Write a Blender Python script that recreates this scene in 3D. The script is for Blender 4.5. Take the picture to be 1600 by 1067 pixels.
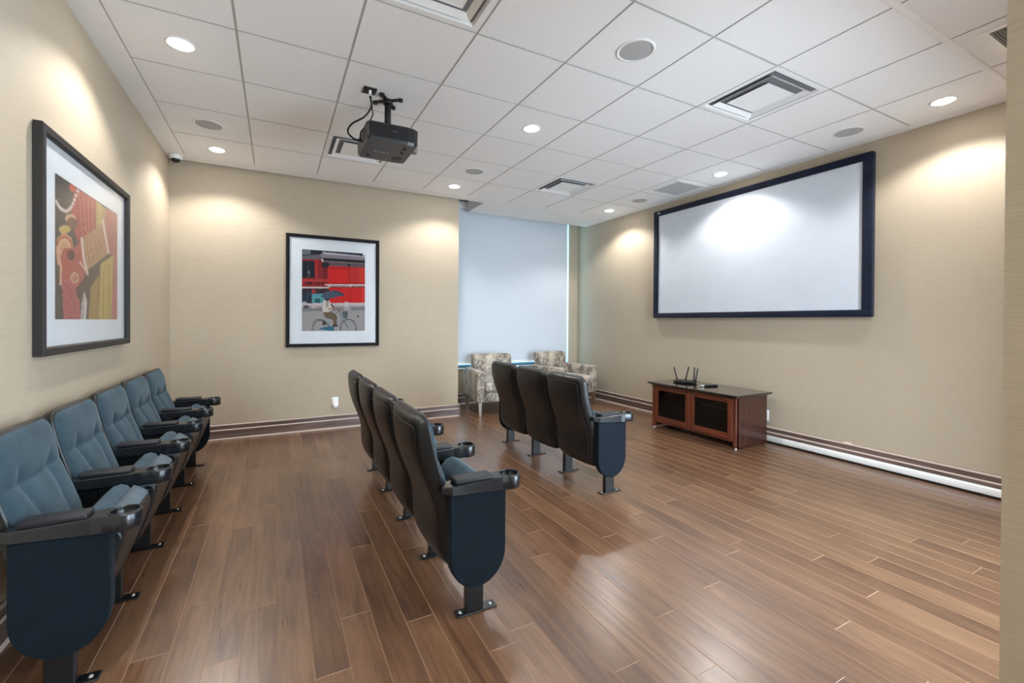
import bpy, bmesh, math, random
import numpy as np
from mathutils import Matrix, Vector
random.seed(7)
for o in list(bpy.data.objects):
    bpy.data.objects.remove(o, do_unlink=True)
SC = bpy.context.scene
COL = SC.collection

# ------------------------------------------------------------------ camera
CAM_Z = 1.2985
cd = bpy.data.cameras.new('camera')
cam = bpy.data.objects.new('camera', cd); COL.objects.link(cam)
fw = Vector((0.4599, 0.8880, -0.0061)).normalized()
rt = Vector((0.8880, -0.4598, 0.0055)); rt = (rt - fw*rt.dot(fw)).normalized()
up = rt.cross(fw)
cam.matrix_world = Matrix(((rt.x, up.x, -fw.x, 0), (rt.y, up.y, -fw.y, 0), (rt.z, up.z, -fw.z, CAM_Z), (0, 0, 0, 1)))
cd.sensor_fit = 'HORIZONTAL'; cd.sensor_width = 36.0
cd.lens = 686.39*36/1600
cd.shift_x = (800-786.65)/1600
cd.shift_y = (505.67-533.5)/1600
cd.clip_start = 0.02; cd.clip_end = 200
SC.camera = cam

# ------------------------------------------------------------------ daylight and exposure
w = bpy.data.worlds.new('sky'); SC.world = w; w.use_nodes = True
bg = w.node_tree.nodes['Background']
bg.inputs['Color'].default_value = (0.70, 0.86, 1.0, 1)
bg.inputs['Strength'].default_value = 7.3
SC.view_settings.view_transform = 'Standard'
SC.view_settings.look = 'None'
SC.view_settings.gamma = 1.0
SC.view_settings.use_curve_mapping = False
SC.view_settings.exposure = 1.58
LAMP_W = 33.0
LAMP_COL = (1.0, 0.98, 0.95)
def portal(loc, rot, sx, sy):          # guides daylight sampling through a window opening; emits nothing itself
    d = bpy.data.lights.new('daylight_portal', 'AREA'); d.shape = 'RECTANGLE'; d.size = sx; d.size_y = sy; d.cycles.is_portal = True
    o = bpy.data.objects.new('daylight_portal', d); o.location = loc; o.rotation_euler = rot; COL.objects.link(o)

# ------------------------------------------------------------------ room dimensions
XL, XR, YB, YW = -0.97, 4.785, 5.60, 6.38
XC = 2.206            # outer corner where the back wall ends at the window bay
ZC = 2.9405           # ceiling tile face
OX, OY, T = -0.204, 2.3134, 0.61
YS = -1.8             # wall behind the photographer
XE = 1.47             # side wall of the entry
JX, JY = 1.323, 0.328 # jamb corner at the right of the picture

# ------------------------------------------------------------------ helpers
def link(o, parent=None):
    COL.objects.link(o)
    if parent is not None:
        o.parent = parent
    return o

def tag(o, label=None, cat=None, group=None, kind=None):
    if label: o['label'] = label
    if cat: o['category'] = cat
    if group: o['group'] = group
    if kind: o['kind'] = kind
    return o

def empty(name, loc=(0, 0, 0), rz=0.0):
    o = bpy.data.objects.new(name, None); COL.objects.link(o)
    o.empty_display_size = 0.1
    o.location = loc; o.rotation_euler = (0, 0, rz)
    return o

class MB:
    def __init__(s):
        s.v = []; s.f = []; s.m = []; s.sm = []
    def add(s, vs, fs, mi=0, smooth=False, M=None):
        n = len(s.v)
        if M is not None:
            vs = [tuple(M @ Vector(p)) for p in vs]
        s.v += [tuple(p) for p in vs]
        for f in fs:
            s.f.append(tuple(i+n for i in f)); s.m.append(mi); s.sm.append(smooth)
        return s
    def box(s, a, b, mi=0, M=None):
        x0, y0, z0 = a; x1, y1, z1 = b
        vs = [(x0,y0,z0),(x1,y0,z0),(x1,y1,z0),(x0,y1,z0),(x0,y0,z1),(x1,y0,z1),(x1,y1,z1),(x0,y1,z1)]
        fs = [(0,3,2,1),(4,5,6,7),(0,1,5,4),(1,2,6,5),(2,3,7,6),(3,0,4,7)]
        return s.add(vs, fs, mi, False, M)
    def bbox(s, a, b, r=0.01, seg=2, mi=0, M=None, smooth=True):
        bm = bmesh.new()
        bmesh.ops.create_cube(bm, size=1.0)
        c = [(a[i]+b[i])/2 for i in range(3)]; d = [abs(b[i]-a[i]) for i in range(3)]
        for v in bm.verts:
            v.co = Vector((v.co[i]*d[i]+c[i] for i in range(3)))
        r = min(r, min(d)*0.499)
        bmesh.ops.bevel(bm, geom=list(bm.edges), offset=r, segments=seg, profile=0.5, affect='EDGES')
        bm.verts.index_update()
        s.add([tuple(v.co) for v in bm.verts], [tuple(v.index for v in f.verts) for f in bm.faces], mi, smooth, M)
        bm.free(); return s
    def prism(s, poly, a0, a1, axis='y', mi=0, smooth=False, M=None):
        n = len(poly)
        def P(p, t):
            return {'y': (p[0], t, p[1]), 'x': (t, p[0], p[1]), 'z': (p[0], p[1], t)}[axis]
        vs = [P(p, a0) for p in poly] + [P(p, a1) for p in poly]
        s.add(vs, [tuple(range(n)), tuple(range(2*n-1, n-1, -1))], mi, False, M)
        m = len(s.v) - 2*n
        for i in range(n):
            j = (i+1) % n
            s.f.append((m+i, m+j, m+n+j, m+n+i)); s.m.append(mi); s.sm.append(smooth)
        return s
    def lathe(s, prof, seg=24, mi=0, c=(0, 0, 0), smooth=True, M=None):
        vs = []; fs = []; k = len(prof)
        for i in range(seg):
            a = 2*math.pi*i/seg
            for r, z in prof:
                vs.append((c[0]+r*math.cos(a), c[1]+r*math.sin(a), c[2]+z))
        for i in range(seg):
            j = (i+1) % seg
            for q in range(k-1):
                fs.append((i*k+q, j*k+q, j*k+q+1, i*k+q+1))
        return s.add(vs, fs, mi, smooth, M)
    def tube(s, pts, r, seg=8, mi=0, caps=True, M=None):
        pts = [Vector(p) for p in pts]; n = len(pts); vs = []; fs = []
        rr = r if isinstance(r, (list, tuple)) else [r]*n
        ref = Vector((0.123, 0.45, 0.88)).normalized()
        for i, p in enumerate(pts):
            t = (pts[min(i+1, n-1)] - pts[max(i-1, 0)]).normalized()
            if abs(t.dot(ref)) > 0.98: ref = Vector((1, 0, 0))
            a = t.cross(ref).normalized(); b = t.cross(a)
            for k in range(seg):
                g = 2*math.pi*k/seg
                vs.append(tuple(p + a*math.cos(g)*rr[i] + b*math.sin(g)*rr[i]))
        for i in range(n-1):
            for k in range(seg):
                l = (k+1) % seg
                fs.append((i*seg+k, i*seg+l, (i+1)*seg+l, (i+1)*seg+k))
        if caps:
            fs.append(tuple(range(seg-1, -1, -1))); fs.append(tuple(range((n-1)*seg, n*seg)))
        return s.add(vs, fs, mi, True, M)
    def mesh(s, name, mats):
        me = bpy.data.meshes.new(name)
        me.from_pydata(s.v, [], s.f)
        if not isinstance(mats, (list, tuple)): mats = [mats]
        for m in mats: me.materials.append(m)
        me.polygons.foreach_set('material_index', s.m)
        me.polygons.foreach_set('use_smooth', s.sm)
        bm = bmesh.new(); bm.from_mesh(me)
        bmesh.ops.recalc_face_normals(bm, faces=bm.faces)
        bm.to_mesh(me); bm.free()
        me.update()
        return me
    def build(s, name, mats, parent=None, loc=None, rot=None):
        o = bpy.data.objects.new(name, s.mesh(name, mats))
        if loc is not None: o.location = loc
        if rot is not None: o.rotation_euler = rot
        return link(o, parent)

def lerp_table(tab, z):
    if z <= tab[0][0]: return tab[0][1]
    for (a, b), (c, d) in zip(tab, tab[1:]):
        if z <= c:
            t = (z-a)/(c-a); return b+(d-b)*t
    return tab[-1][1]

def spline_table(tab):
    zs = np.array([t[0] for t in tab]); xs = np.array([t[1] for t in tab])
    fine = np.linspace(zs[0], zs[-1], 200); v = np.interp(fine, zs, xs)
    k = np.ones(21)/21; vp = np.pad(v, 10, mode='reflect', reflect_type='odd'); v = np.convolve(vp, k, 'valid')
    return lambda z: float(np.interp(z, fine, v))

def sstep(a, b, x):
    t = min(1.0, max(0.0, (x-a)/(b-a))); return t*t*(3-2*t)

def catmull(pts, n=10):
    P = [Vector(p) for p in pts]; P = [P[0]*2-P[1]] + P + [P[-1]*2-P[-2]]; out = []
    for i in range(1, len(P)-2):
        for k in range(n):
            t = k/n
            out.append(0.5*((2*P[i]) + (-P[i-1]+P[i+1])*t + (2*P[i-1]-5*P[i]+4*P[i+1]-P[i+2])*t*t + (-P[i-1]+3*P[i]-3*P[i+1]+P[i+2])*t**3))
    out.append(P[-2]); return out

# ------------------------------------------------------------------ materials
def srgb(r, g, b):
    def f(c):
        c /= 255.0
        return c/12.92 if c <= 0.04045 else ((c+0.055)/1.055)**2.4
    return (f(r), f(g), f(b), 1.0)

class N:
    def __init__(s, name):
        s.m = bpy.data.materials.new(name); s.m.use_nodes = True
        s.t = s.m.node_tree; s.b = s.t.nodes['Principled BSDF']; s.out = s.t.nodes['Material Output']
    def n(s, typ, **kw):
        x = s.t.nodes.new(typ)
        for k, v in kw.items():
            if k.startswith('_'): setattr(x, k[1:], v)
            else: x.inputs[k.replace('~', ' ')].default_value = v
        return x
    def l(s, a, ao, b, bi):
        s.t.links.new(a.outputs[ao], b.inputs[bi])
    def coords(s, scale=(1, 1, 1), out='Object'):
        tc = s.n('ShaderNodeTexCoord'); mp = s.n('ShaderNodeMapping'); mp.inputs['Scale'].default_value = scale
        s.l(tc, out, mp, 'Vector'); return mp
    def noise(s, vec, scale, detail=3.0, rough=0.5):
        x = s.n('ShaderNodeTexNoise', Scale=scale, Detail=detail, Roughness=rough); s.l(vec, 'Vector', x, 'Vector'); return x
    def ramp(s, src, out, stops):
        r = s.n('ShaderNodeValToRGB'); e = r.color_ramp.elements
        while len(e) < len(stops): e.new(0.5)
        for q, (p, c) in zip(e, stops): q.position = p; q.color = c
        s.l(src, out, r, 'Fac'); return r
    def bump(s, src, out, strength, dist=0.002):
        b = s.n('ShaderNodeBump', Strength=strength, Distance=dist); s.l(src, out, b, 'Height'); s.l(b, 'Normal', s.b, 'Normal'); return b

def plain(name, col, rough=0.5, metal=0.0, spec=0.5, sheen=0.0, coat=0.0, grain=0.0, gscale=200.0, vary=0.0, vscale=8.0):
    k = N(name); b = k.b
    b.inputs['Base Color'].default_value = col
    b.inputs['Roughness'].default_value = rough
    b.inputs['Metallic'].default_value = metal
    b.inputs['Specular IOR Level'].default_value = spec
    b.inputs['Sheen Weight'].default_value = sheen
    b.inputs['Coat Weight'].default_value = coat
    mp = k.coords()
    if grain > 0:
        nz = k.noise(mp, gscale, 2.0); k.bump(nz, 'Fac', grain, 0.001)
    nv = k.noise(mp, vscale, 4.0)
    d = max(vary, 0.02)
    lo = tuple(c*(1-d) for c in col[:3])+(1,); hi = tuple(min(1, c*(1+d)) for c in col[:3])+(1,)
    r = k.ramp(nv, 'Fac', [(0.3, lo), (0.7, hi)]); k.l(r, 'Color', b, 'Base Color')
    return k.m

def wall_material():
    k = N('woven_wallcovering'); b = k.b
    mp = k.coords((1, 1, 1)); st = k.coords((14, 14, 420))
    n1 = k.noise(st, 1.0, 3.0, 0.6); n2 = k.noise(mp, 1.4, 3.0)
    mx = k.n('ShaderNodeMix', _data_type='FLOAT', Factor=0.25)
    k.t.links.new(n1.outputs['Fac'], mx.inputs[2]); k.t.links.new(n2.outputs['Fac'], mx.inputs[3])
    r = k.ramp(mx, 0, [(0.3, srgb(170, 156, 136)), (0.7, srgb(187, 173, 152))])
    k.l(r, 'Color', b, 'Base Color'); b.inputs['Roughness'].default_value = 0.62
    b.inputs['Specular IOR Level'].default_value = 0.35
    k.bump(n1, 'Fac', 0.25, 0.001)
    return k.m

def ceiling_tile_material():
    k = N('mineral_fibre_tile'); b = k.b
    mp = k.coords(); n1 = k.noise(mp, 170, 3.0, 0.7)
    r = k.ramp(n1, 'Fac', [(0.34, srgb(236, 235, 235)), (0.6, srgb(247, 247, 247))])
    k.l(r, 'Color', b, 'Base Color'); b.inputs['Roughness'].default_value = 0.9; b.inputs['Specular IOR Level'].default_value = 0.2
    k.bump(n1, 'Fac', 0.3, 0.002); return k.m

def plank_material():
    k = N('walnut_laminate'); b = k.b
    tc = k.n('ShaderNodeTexCoord'); oi = k.n('ShaderNodeObjectInfo')
    sc = k.n('ShaderNodeVectorMath', _operation='SCALE'); sc.inputs['Scale'].default_value = 37.0
    cmb = k.n('ShaderNodeCombineXYZ')
    for i in range(3): k.t.links.new(oi.outputs['Random'], cmb.inputs[i])
    k.l(cmb, 'Vector', sc, 0)
    ad = k.n('ShaderNodeVectorMath', _operation='ADD'); k.l(tc, 'Object', ad, 0); k.l(sc, 'Vector', ad, 1)
    mp = k.n('ShaderNodeMapping'); mp.inputs['Scale'].default_value = (22, 1.6, 22); k.l(ad, 'Vector', mp, 'Vector')
    mp2 = k.n('ShaderNodeMapping'); mp2.inputs['Scale'].default_value = (160, 5, 160); k.l(ad, 'Vector', mp2, 'Vector')
    mp3 = k.n('ShaderNodeMapping'); mp3.inputs['Scale'].default_value = (5, 2.2, 5); k.l(ad, 'Vector', mp3, 'Vector')
    n1 = k.noise(mp, 1.0, 5.0, 0.6); n1.inputs['Distortion'].default_value = 1.6
    n2 = k.noise(mp2, 1.0, 3.0, 0.6); n3 = k.noise(mp3, 1.0, 3.0, 0.5)
    a = k.n('ShaderNodeMath', _operation='MULTIPLY'); a.inputs[1].default_value = 0.62; k.l(n1, 'Fac', a, 0)
    a2 = k.n('ShaderNodeMath', _operation='MULTIPLY_ADD'); a2.inputs[1].default_value = 0.16; k.l(n2, 'Fac', a2, 0); k.l(a, 0, a2, 2)
    a3 = k.n('ShaderNodeMath', _operation='MULTIPLY_ADD'); a3.inputs[1].default_value = 0.30; k.l(n3, 'Fac', a3, 0); k.l(a2, 0, a3, 2)
    a4 = k.n('ShaderNodeMath', _operation='MULTIPLY_ADD'); a4.inputs[1].default_value = 0.16; k.l(oi, 'Random', a4, 0); k.l(a3, 0, a4, 2)
    r = k.ramp(a4, 0, [(0.36, srgb(52, 32, 20)), (0.52, srgb(86, 57, 38)), (0.66, srgb(106, 75, 52)), (0.84, srgb(128, 95, 70))])
    k.l(r, 'Color', b, 'Base Color')
    rr = k.n('ShaderNodeMath', _operation='MULTIPLY_ADD'); rr.inputs[1].default_value = 0.12; rr.inputs[2].default_value = 0.24; k.l(n2, 'Fac', rr, 0); k.l(rr, 0, b, 'Roughness')
    b.inputs['Specular IOR Level'].default_value = 0.85
    b.inputs['Coat Weight'].default_value = 0.4; b.inputs['Coat Roughness'].default_value = 0.27
    k.bump(n2, 'Fac', 0.10, 0.0006)
    return k.m

def wood_material(name, lo, mid, hi, rough=0.3, axis=2, coat=0.2):
    k = N(name); b = k.b
    s = [30, 30, 30]; s[axis] = 2.2
    mp = k.coords(tuple(s)); n1 = k.noise(mp, 1.0, 4.0, 0.6); n1.inputs['Distortion'].default_value = 0.8
    r = k.ramp(n1, 'Fac', [(0.3, lo), (0.5, mid), (0.72, hi)]); k.l(r, 'Color', b, 'Base Color')
    b.inputs['Roughness'].default_value = rough; b.inputs['Coat Weight'].default_value = coat; b.inputs['Coat Roughness'].default_value = 0.15
    return k.m

def velvet_material(name, lo, hi, rough=0.85, sheen=0.4, sheen_tint=None):
    k = N(name); b = k.b
    mp = k.coords(); n1 = k.noise(mp, 9.0, 3.0, 0.6); n2 = k.noise(mp, 420.0, 2.0)
    r = k.ramp(n1, 'Fac', [(0.3, lo), (0.7, hi)]); k.l(r, 'Color', b, 'Base Color')
    b.inputs['Roughness'].default_value = rough; b.inputs['Specular IOR Level'].default_value = 0.2
    b.inputs['Sheen Weight'].default_value = sheen; b.inputs['Sheen Roughness'].default_value = 0.45
    if sheen_tint: b.inputs['Sheen Tint'].default_value = sheen_tint
    k.bump(n2, 'Fac', 0.25, 0.001); return k.m

def hide_material():
    k = N('streaked_velour'); b = k.b
    mp = k.coords((110, 110, 20)); n1 = k.noise(mp, 1.0, 4.0, 0.65)
    m2 = k.coords((7.5, 7.5, 6.0)); n2 = k.noise(m2, 1.0, 3.0, 0.5)
    a = k.n('ShaderNodeMath', _operation='MULTIPLY_ADD'); a.inputs[1].default_value = 0.46; k.l(n2, 'Fac', a, 0)
    m = k.n('ShaderNodeMath', _operation='MULTIPLY'); m.inputs[1].default_value = 0.70; k.l(n1, 'Fac', m, 0); k.l(m, 0, a, 2)
    r = k.ramp(a, 0, [(0.42, srgb(44, 38, 36)), (0.52, srgb(98, 86, 76)), (0.60, srgb(158, 148, 136)), (0.70, srgb(206, 194, 172))])
    k.l(r, 'Color', b, 'Base Color'); b.inputs['Roughness'].default_value = 0.6
    b.inputs['Sheen Weight'].default_value = 0.4; b.inputs['Sheen Roughness'].default_value = 0.35
    k.bump(n1, 'Fac', 0.3, 0.002); return k.m

def thin_glass(name, tint=(1, 1, 1, 1), gloss=0.02, ior=1.45):
    k = N(name); t = k.t
    tr = k.n('ShaderNodeBsdfTransparent'); tr.inputs['Color'].default_value = tint
    gl = k.n('ShaderNodeBsdfGlossy'); gl.inputs['Roughness'].default_value = gloss
    lw = k.n('ShaderNodeLayerWeight'); lw.inputs['Blend'].default_value = 0.5
    pw = k.n('ShaderNodeMath', _operation='POWER'); pw.inputs[1].default_value = 5.0; k.l(lw, 'Facing', pw, 0)
    f0 = ((ior-1)/(ior+1))**2
    fr = k.n('ShaderNodeMath', _operation='MULTIPLY_ADD'); fr.inputs[1].default_value = (1-f0)*0.8; fr.inputs[2].default_value = f0; k.l(pw, 0, fr, 0)
    mx = k.n('ShaderNodeMixShader'); k.l(fr, 0, mx, 0); k.l(tr, 0, mx, 1); k.l(gl, 0, mx, 2)
    k.l(mx, 0, k.out, 'Surface'); return k.m

def blind_material():
    k = N('roller_blind_fabric')
    mp = k.coords((600, 600, 600)); n1 = k.noise(mp, 1.0, 2.0)
    r = k.ramp(n1, 'Fac', [(0.3, srgb(208, 215, 223)), (0.7, srgb(218, 224, 231))])
    d = k.n('ShaderNodeBsdfDiffuse'); k.l(r, 'Color', d, 'Color')
    tl = k.n('ShaderNodeBsdfTranslucent'); tl.inputs['Color'].default_value = (0.62, 0.70, 0.76, 1)
    mx = k.n('ShaderNodeMixShader'); mx.inputs[0].default_value = 0.09
    k.l(d, 0, mx, 1); k.l(tl, 0, mx, 2); k.l(mx, 0, k.out, 'Surface'); return k.m

def emit(name, col, strength):
    k = N(name); k.b.inputs['Base Color'].default_value = col
    k.b.inputs['Emission Color'].default_value = col; k.b.inputs['Emission Strength'].default_value = strength; return k.m

def attr_material(name):
    k = N(name); a = k.n('ShaderNodeVertexColor'); a.layer_name = 'print'
    k.l(a, 'Color', k.b, 'Base Color'); k.b.inputs['Roughness'].default_value = 0.6; k.b.inputs['Specular IOR Level'].default_value = 0.2
    return k.m

M = {}
M['wall'] = wall_material()
M['tile'] = ceiling_tile_material()
M['drywall'] = plain('white_ceiling_paint', srgb(243, 242, 242), 0.85, spec=0.2, grain=0.05)
M['grid'] = plain('grid_enamel', srgb(188, 188, 186), 0.5)
M['tile_edge'] = plain('bare_tile_edge', srgb(186, 185, 182), 0.9)  # grey of bare fibre, also painting shade into the window-lit joints
M['plank'] = plank_material()
M['bevel'] = plain('plank_edge', srgb(158, 126, 102), 0.5)  # paler than the planks, painting in the light their bevels catch
M['subfloor'] = plain('underlay', srgb(150, 112, 84), 0.8)
M['base'] = wood_material('baseboard_laminate', srgb(74, 58, 54), srgb(98, 80, 74), srgb(120, 100, 94), 0.35, axis=1)
M['base_x'] = wood_material('baseboard_laminate_across', srgb(74, 58, 54), srgb(98, 80, 74), srgb(120, 100, 94), 0.35, axis=0)
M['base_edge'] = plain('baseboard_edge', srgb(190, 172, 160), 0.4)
M['velvet'] = velvet_material('slate_blue_velvet', srgb(38, 53, 62), srgb(53, 71, 81), sheen=0.2, sheen_tint=(0.6, 0.75, 0.85, 1))
M['panel'] = velvet_material('navy_panel_fabric', srgb(6, 16, 24), srgb(9, 22, 31), sheen=0.03)  # same velvet as the seats, darkened in colour for the unlit side
M['boxing'] = velvet_material('grey_blue_boxing', srgb(72, 85, 92), srgb(86, 100, 108), sheen=0.1)
M['plastic'] = plain('black_moulded_plastic', srgb(23, 23, 24), 0.36, spec=0.42, grain=0.12, gscale=500)
M['arm'] = plain('charcoal_armrest_plastic', srgb(22, 24, 28), 0.26, spec=0.6, grain=0.06, gscale=400)
M['pad'] = plain('black_arm_pad', srgb(17, 19, 26), 0.5, spec=0.4, grain=0.15, gscale=600)
M['steel'] = plain('black_steel', srgb(18, 18, 20), 0.35, spec=0.5)
M['bolt'] = plain('zinc_bolt', srgb(170, 172, 176), 0.3, metal=0.9)
M['frame'] = plain('black_picture_frame', srgb(15, 13, 13), 0.6, spec=0.2)
M['frame_grey'] = plain('grey_picture_frame', srgb(44, 41, 40), 0.55, spec=0.3)
M['mat'] = plain('white_mat_board', srgb(208, 213, 219), 0.8, spec=0.2)
M['screenframe'] = velvet_material('navy_black_velvet_frame', srgb(14, 20, 34), srgb(26, 34, 54), sheen=0.15)
M['screen'] = plain('projection_fabric', srgb(204, 210, 219), 0.75, spec=0.25)
M['white'] = plain('white_plastic', srgb(236, 236, 234), 0.4)
M['enamel'] = plain('white_enamel', srgb(238, 238, 238), 0.38, spec=0.5)
M['dark'] = plain('dark_plenum', srgb(120, 121, 126), 0.8)
M['grille'] = plain('speaker_mesh', srgb(178, 178, 178), 0.7, grain=0.5, gscale=900)
M['grey'] = plain('louvre_grey', srgb(120, 120, 116), 0.5)
M['blind'] = blind_material()
M['alu'] = plain('window_aluminium', srgb(150, 170, 186), 0.4, metal=0.3)
M['glass'] = thin_glass('window_glass')  # glass of the added fill openings
M['tinted'] = thin_glass('tinted_glass', (0.37, 0.47, 0.49, 1))
M['picglass'] = thin_glass('picture_glass', ior=1.10)
M['smoked'] = thin_glass('smoked_glass', (0.36, 0.37, 0.385, 1), 0.03)
M['cherry'] = wood_material('cherry_veneer', srgb(68, 28, 15), srgb(94, 42, 23), srgb(116, 57, 33), 0.3, axis=2)
M['cherry_h'] = wood_material('cherry_veneer_across', srgb(68, 28, 15), srgb(94, 42, 23), srgb(116, 57, 33), 0.3, axis=1)
M['mahog'] = wood_material('dark_mahogany', srgb(46, 22, 17), srgb(62, 32, 24), srgb(78, 43, 32), 0.22, axis=2)
M['cabtop'] = plain('black_glass_top', srgb(34, 29, 28), 0.10, spec=0.7, coat=0.4)
M['black'] = plain('black_plastic', srgb(16, 17, 20), 0.3)
M['blackmatt'] = plain('black_rubber', srgb(16, 16, 17), 0.6)
M['projb'] = plain('projector_bottom', srgb(58, 60, 68), 0.42, grain=0.1)
M['projd'] = plain('projector_side', srgb(15, 16, 20), 0.38)
M['silver'] = plain('silver_plastic', srgb(196, 198, 202), 0.3, metal=0.4)
M['hide'] = hide_material()
M['legwood'] = wood_material('walnut_leg', srgb(78, 58, 44), srgb(104, 80, 62), srgb(126, 100, 80), 0.35, axis=2)
M['print'] = attr_material('art_print_ink')
M['lens'] = emit('lamp_lens', (1.0, 0.97, 0.92, 1), 24.0)

# ------------------------------------------------------------------ floor
fl = MB().box((XL-0.1, YS-0.1, -0.10), (XR+0.1, YW+0.1, -0.006)).build('floor', M['subfloor']); tag(fl, kind='structure')
PW = 0.1235
def plank_mesh(L):
    b = 0.0013; z = -0.0012; hw = PW/2-0.0004
    mb = MB()
    vs = []
    for (x, y, zz) in [(-hw, 0, z), (hw, 0, z), (hw, L, z), (-hw, L, z), (-hw+b, b, 0), (hw-b, b, 0), (hw-b, L-b, 0), (-hw+b, L-b, 0)]:
        vs.append((x, y, zz))
    mb.add(vs, [(4, 5, 6, 7)], 0)
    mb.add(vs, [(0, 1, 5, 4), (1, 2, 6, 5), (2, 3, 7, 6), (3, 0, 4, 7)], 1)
    lo = [(x, y, -0.006) for x, y, _ in vs[:4]]
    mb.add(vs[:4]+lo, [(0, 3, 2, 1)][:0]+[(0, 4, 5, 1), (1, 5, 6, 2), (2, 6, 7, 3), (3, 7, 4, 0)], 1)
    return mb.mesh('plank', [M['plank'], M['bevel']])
PL = 1.215
meshcache = {}
def plank(x, y0, y1):
    key = round(y1-y0, 3)
    if key not in meshcache: meshcache[key] = plank_mesh(y1-y0)
    o = bpy.data.objects.new('plank', meshcache[key]); o.location = (x, y0, 0); link(o, fl)
k0 = math.floor((XL-0.006)/PW); rest = MB()
offs = [0.0, 0.41, 0.82, 0.20, 0.62, 1.02]
for k in range(k0, math.ceil((XR-0.006)/PW)):
    xc = 0.006+PW*(k+0.5)
    off = offs[(k*5) % 6] + 0.06*((k*7) % 5)
    off = round(off/0.05)*0.05 % PL
    near = 0.0 if xc < 1.4 else 0.35
    near = max(near, (xc-1.3)*0.20)
    y = YS - 0.2 - off
    while y < YW:
        a, b = max(y, YS-0.05), min(y+PL, YW+0.0)
        if b > near and b-a > 0.03: plank(xc, round(a, 3), round(b, 3))
        elif b-a > 0.03:
            rest.box((xc-PW/2+0.0006, a+0.0006, -0.006), (xc+PW/2-0.0006, b-0.0006, 0.0))
        y += PL
ro = rest.build('plank_field', M['plank'], fl); tag(ro, kind='stuff')

# ------------------------------------------------------------------ walls
def wall(name, boxes, mats=None):
    mb = MB()
    for b in boxes: mb.box(*b)
    o = mb.build(name, mats or M['wall']); tag(o, kind='structure'); return o
ZT = 3.35
wall('wall_left', [((XL-0.12, YS-0.12, 0), (XL, YB, ZT))])
wall('wall_back', [((XL-0.12, YB, 0), (XC, YW+0.25, ZT))])
wall('wall_right', [((XR, JY, 0), (XR+0.12, YW+0.25, ZT))])
WX0, WX1, WZ0, WZ1 = XC+0.04, 4.60, 0.565, 3.12
wall('wall_window', [((XC, YW, 0), (XR, YW+0.25, WZ0)), ((XC, YW, WZ1), (XR, YW+0.25, ZT)), ((XC, YW, WZ0), (WX0, YW+0.25, WZ1)), ((WX1, YW, WZ0), (XR, YW+0.25, WZ1))])
FX0, FX1, FZ0, FZ1 = 2.00, 3.95, 0.06, 2.20     # unseen opening added in the near wall to fill the ceiling with daylight
wall('wall_front', [((JX, JY-0.15, 0), (FX0, JY, ZT)), ((FX1, JY-0.15, 0), (XR+0.12, JY, ZT)), ((FX0, JY-0.15, 0), (FX1, JY, FZ0)), ((FX0, JY-0.15, FZ1), (FX1, JY, ZT))])
EY0, EY1, EZ0, EZ1 = -1.70, 0.09, 0.06, 2.80    # unseen opening added in the entry wall to brighten the left side
wall('wall_entry', [((XE, YS-0.12, 0), (XE+0.12, EY0, ZT)), ((XE, EY1, 0), (XE+0.12, JY-0.15, ZT)), ((XE, EY0, 0), (XE+0.12, EY1, EZ0)), ((XE, EY0, EZ1), (XE+0.12, EY1, ZT))])
wall('wall_behind', [((XL-0.12, YS-0.12, 0), (XE+0.12, YS, ZT))])
portal((XE+0.13, (EY0+EY1)/2, (EZ0+EZ1)/2), (0, math.pi/2, 0), EZ1-EZ0, EY1-EY0)
portal(((FX0+FX1)/2, JY-0.16, (FZ0+FZ1)/2), (-math.pi/2, 0, math.pi), FX1-FX0, FZ1-FZ0)
def glazed(name, x0, x1, z0, z1, y, nmull):
    mb = MB(); a = 0.04
    for p_, q_ in (((x0, y, z0), (x1, y+0.05, z0+a)), ((x0, y, z1-a), (x1, y+0.05, z1)), ((x0, y, z0+a), (x0+a, y+0.05, z1-a)), ((x1-a, y, z0+a), (x1, y+0.05, z1-a))): mb.box(p_, q_)
    xs_ = [x0+a+(x1-x0-2*a)*k/nmull for k in range(nmull+1)]
    for x in xs_[1:-1]: mb.box((x-0.02, y, z0+a), (x+0.02, y+0.05, z1-a))
    o = mb.build(name, M['alu']); tag(o, kind='structure')
    for i in range(nmull):
        MB().box((xs_[i]+(0.02 if i else 0), y+0.022, z0+a), (xs_[i+1]-(0.02 if i < nmull-1 else 0), y+0.028, z1-a)).build('pane', M['glass'], o)
    return o
glazed('window_2', FX0, FX1, FZ0, FZ1, JY-0.12, 2)  # added glazing out of view, lets in fill daylight for the ceiling
w3 = glazed('window_3', 0, EY1-EY0, EZ0, EZ1, 0, 2); w3.location = (XE+0.09, EY0, 0); w3.rotation_euler = (0, 0, math.pi/2)  # added glazing behind the camera, lets in fill daylight

# baseboards: stepped profile (distance from wall, height)
BP = [(0, 0), (0.024, 0), (0.024, 0.010), (0.017, 0.018), (0.016, 0.100), (0.013, 0.106), (0.011, 0.112), (0.009, 0.146), (0.012, 0.150), (0.012, 0.158), (0.006, 0.164), (0, 0.165)]
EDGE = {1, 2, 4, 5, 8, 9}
def baseboard(name, p0, p1, nrm, mat):
    d = Vector((p1[0]-p0[0], p1[1]-p0[1], 0)); n = Vector((nrm[0], nrm[1], 0)); mb = MB(); k = len(BP)
    vs = [tuple(Vector((p[0], p[1], 0)) + n*q[0] + Vector((0, 0, q[1]))) for p in (p0, p1) for q in BP]
    for i in range(k-1):
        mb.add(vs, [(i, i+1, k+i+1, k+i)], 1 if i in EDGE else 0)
    mb.add(vs, [tuple(range(k)), tuple(range(2*k-1, k-1, -1))], 0)
    o = mb.build(name, [mat, M['base_edge']]); tag(o, kind='structure'); return o
baseboard('baseboard_left', (XL, YS), (XL, YB), (1, 0), M['base'])
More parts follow.
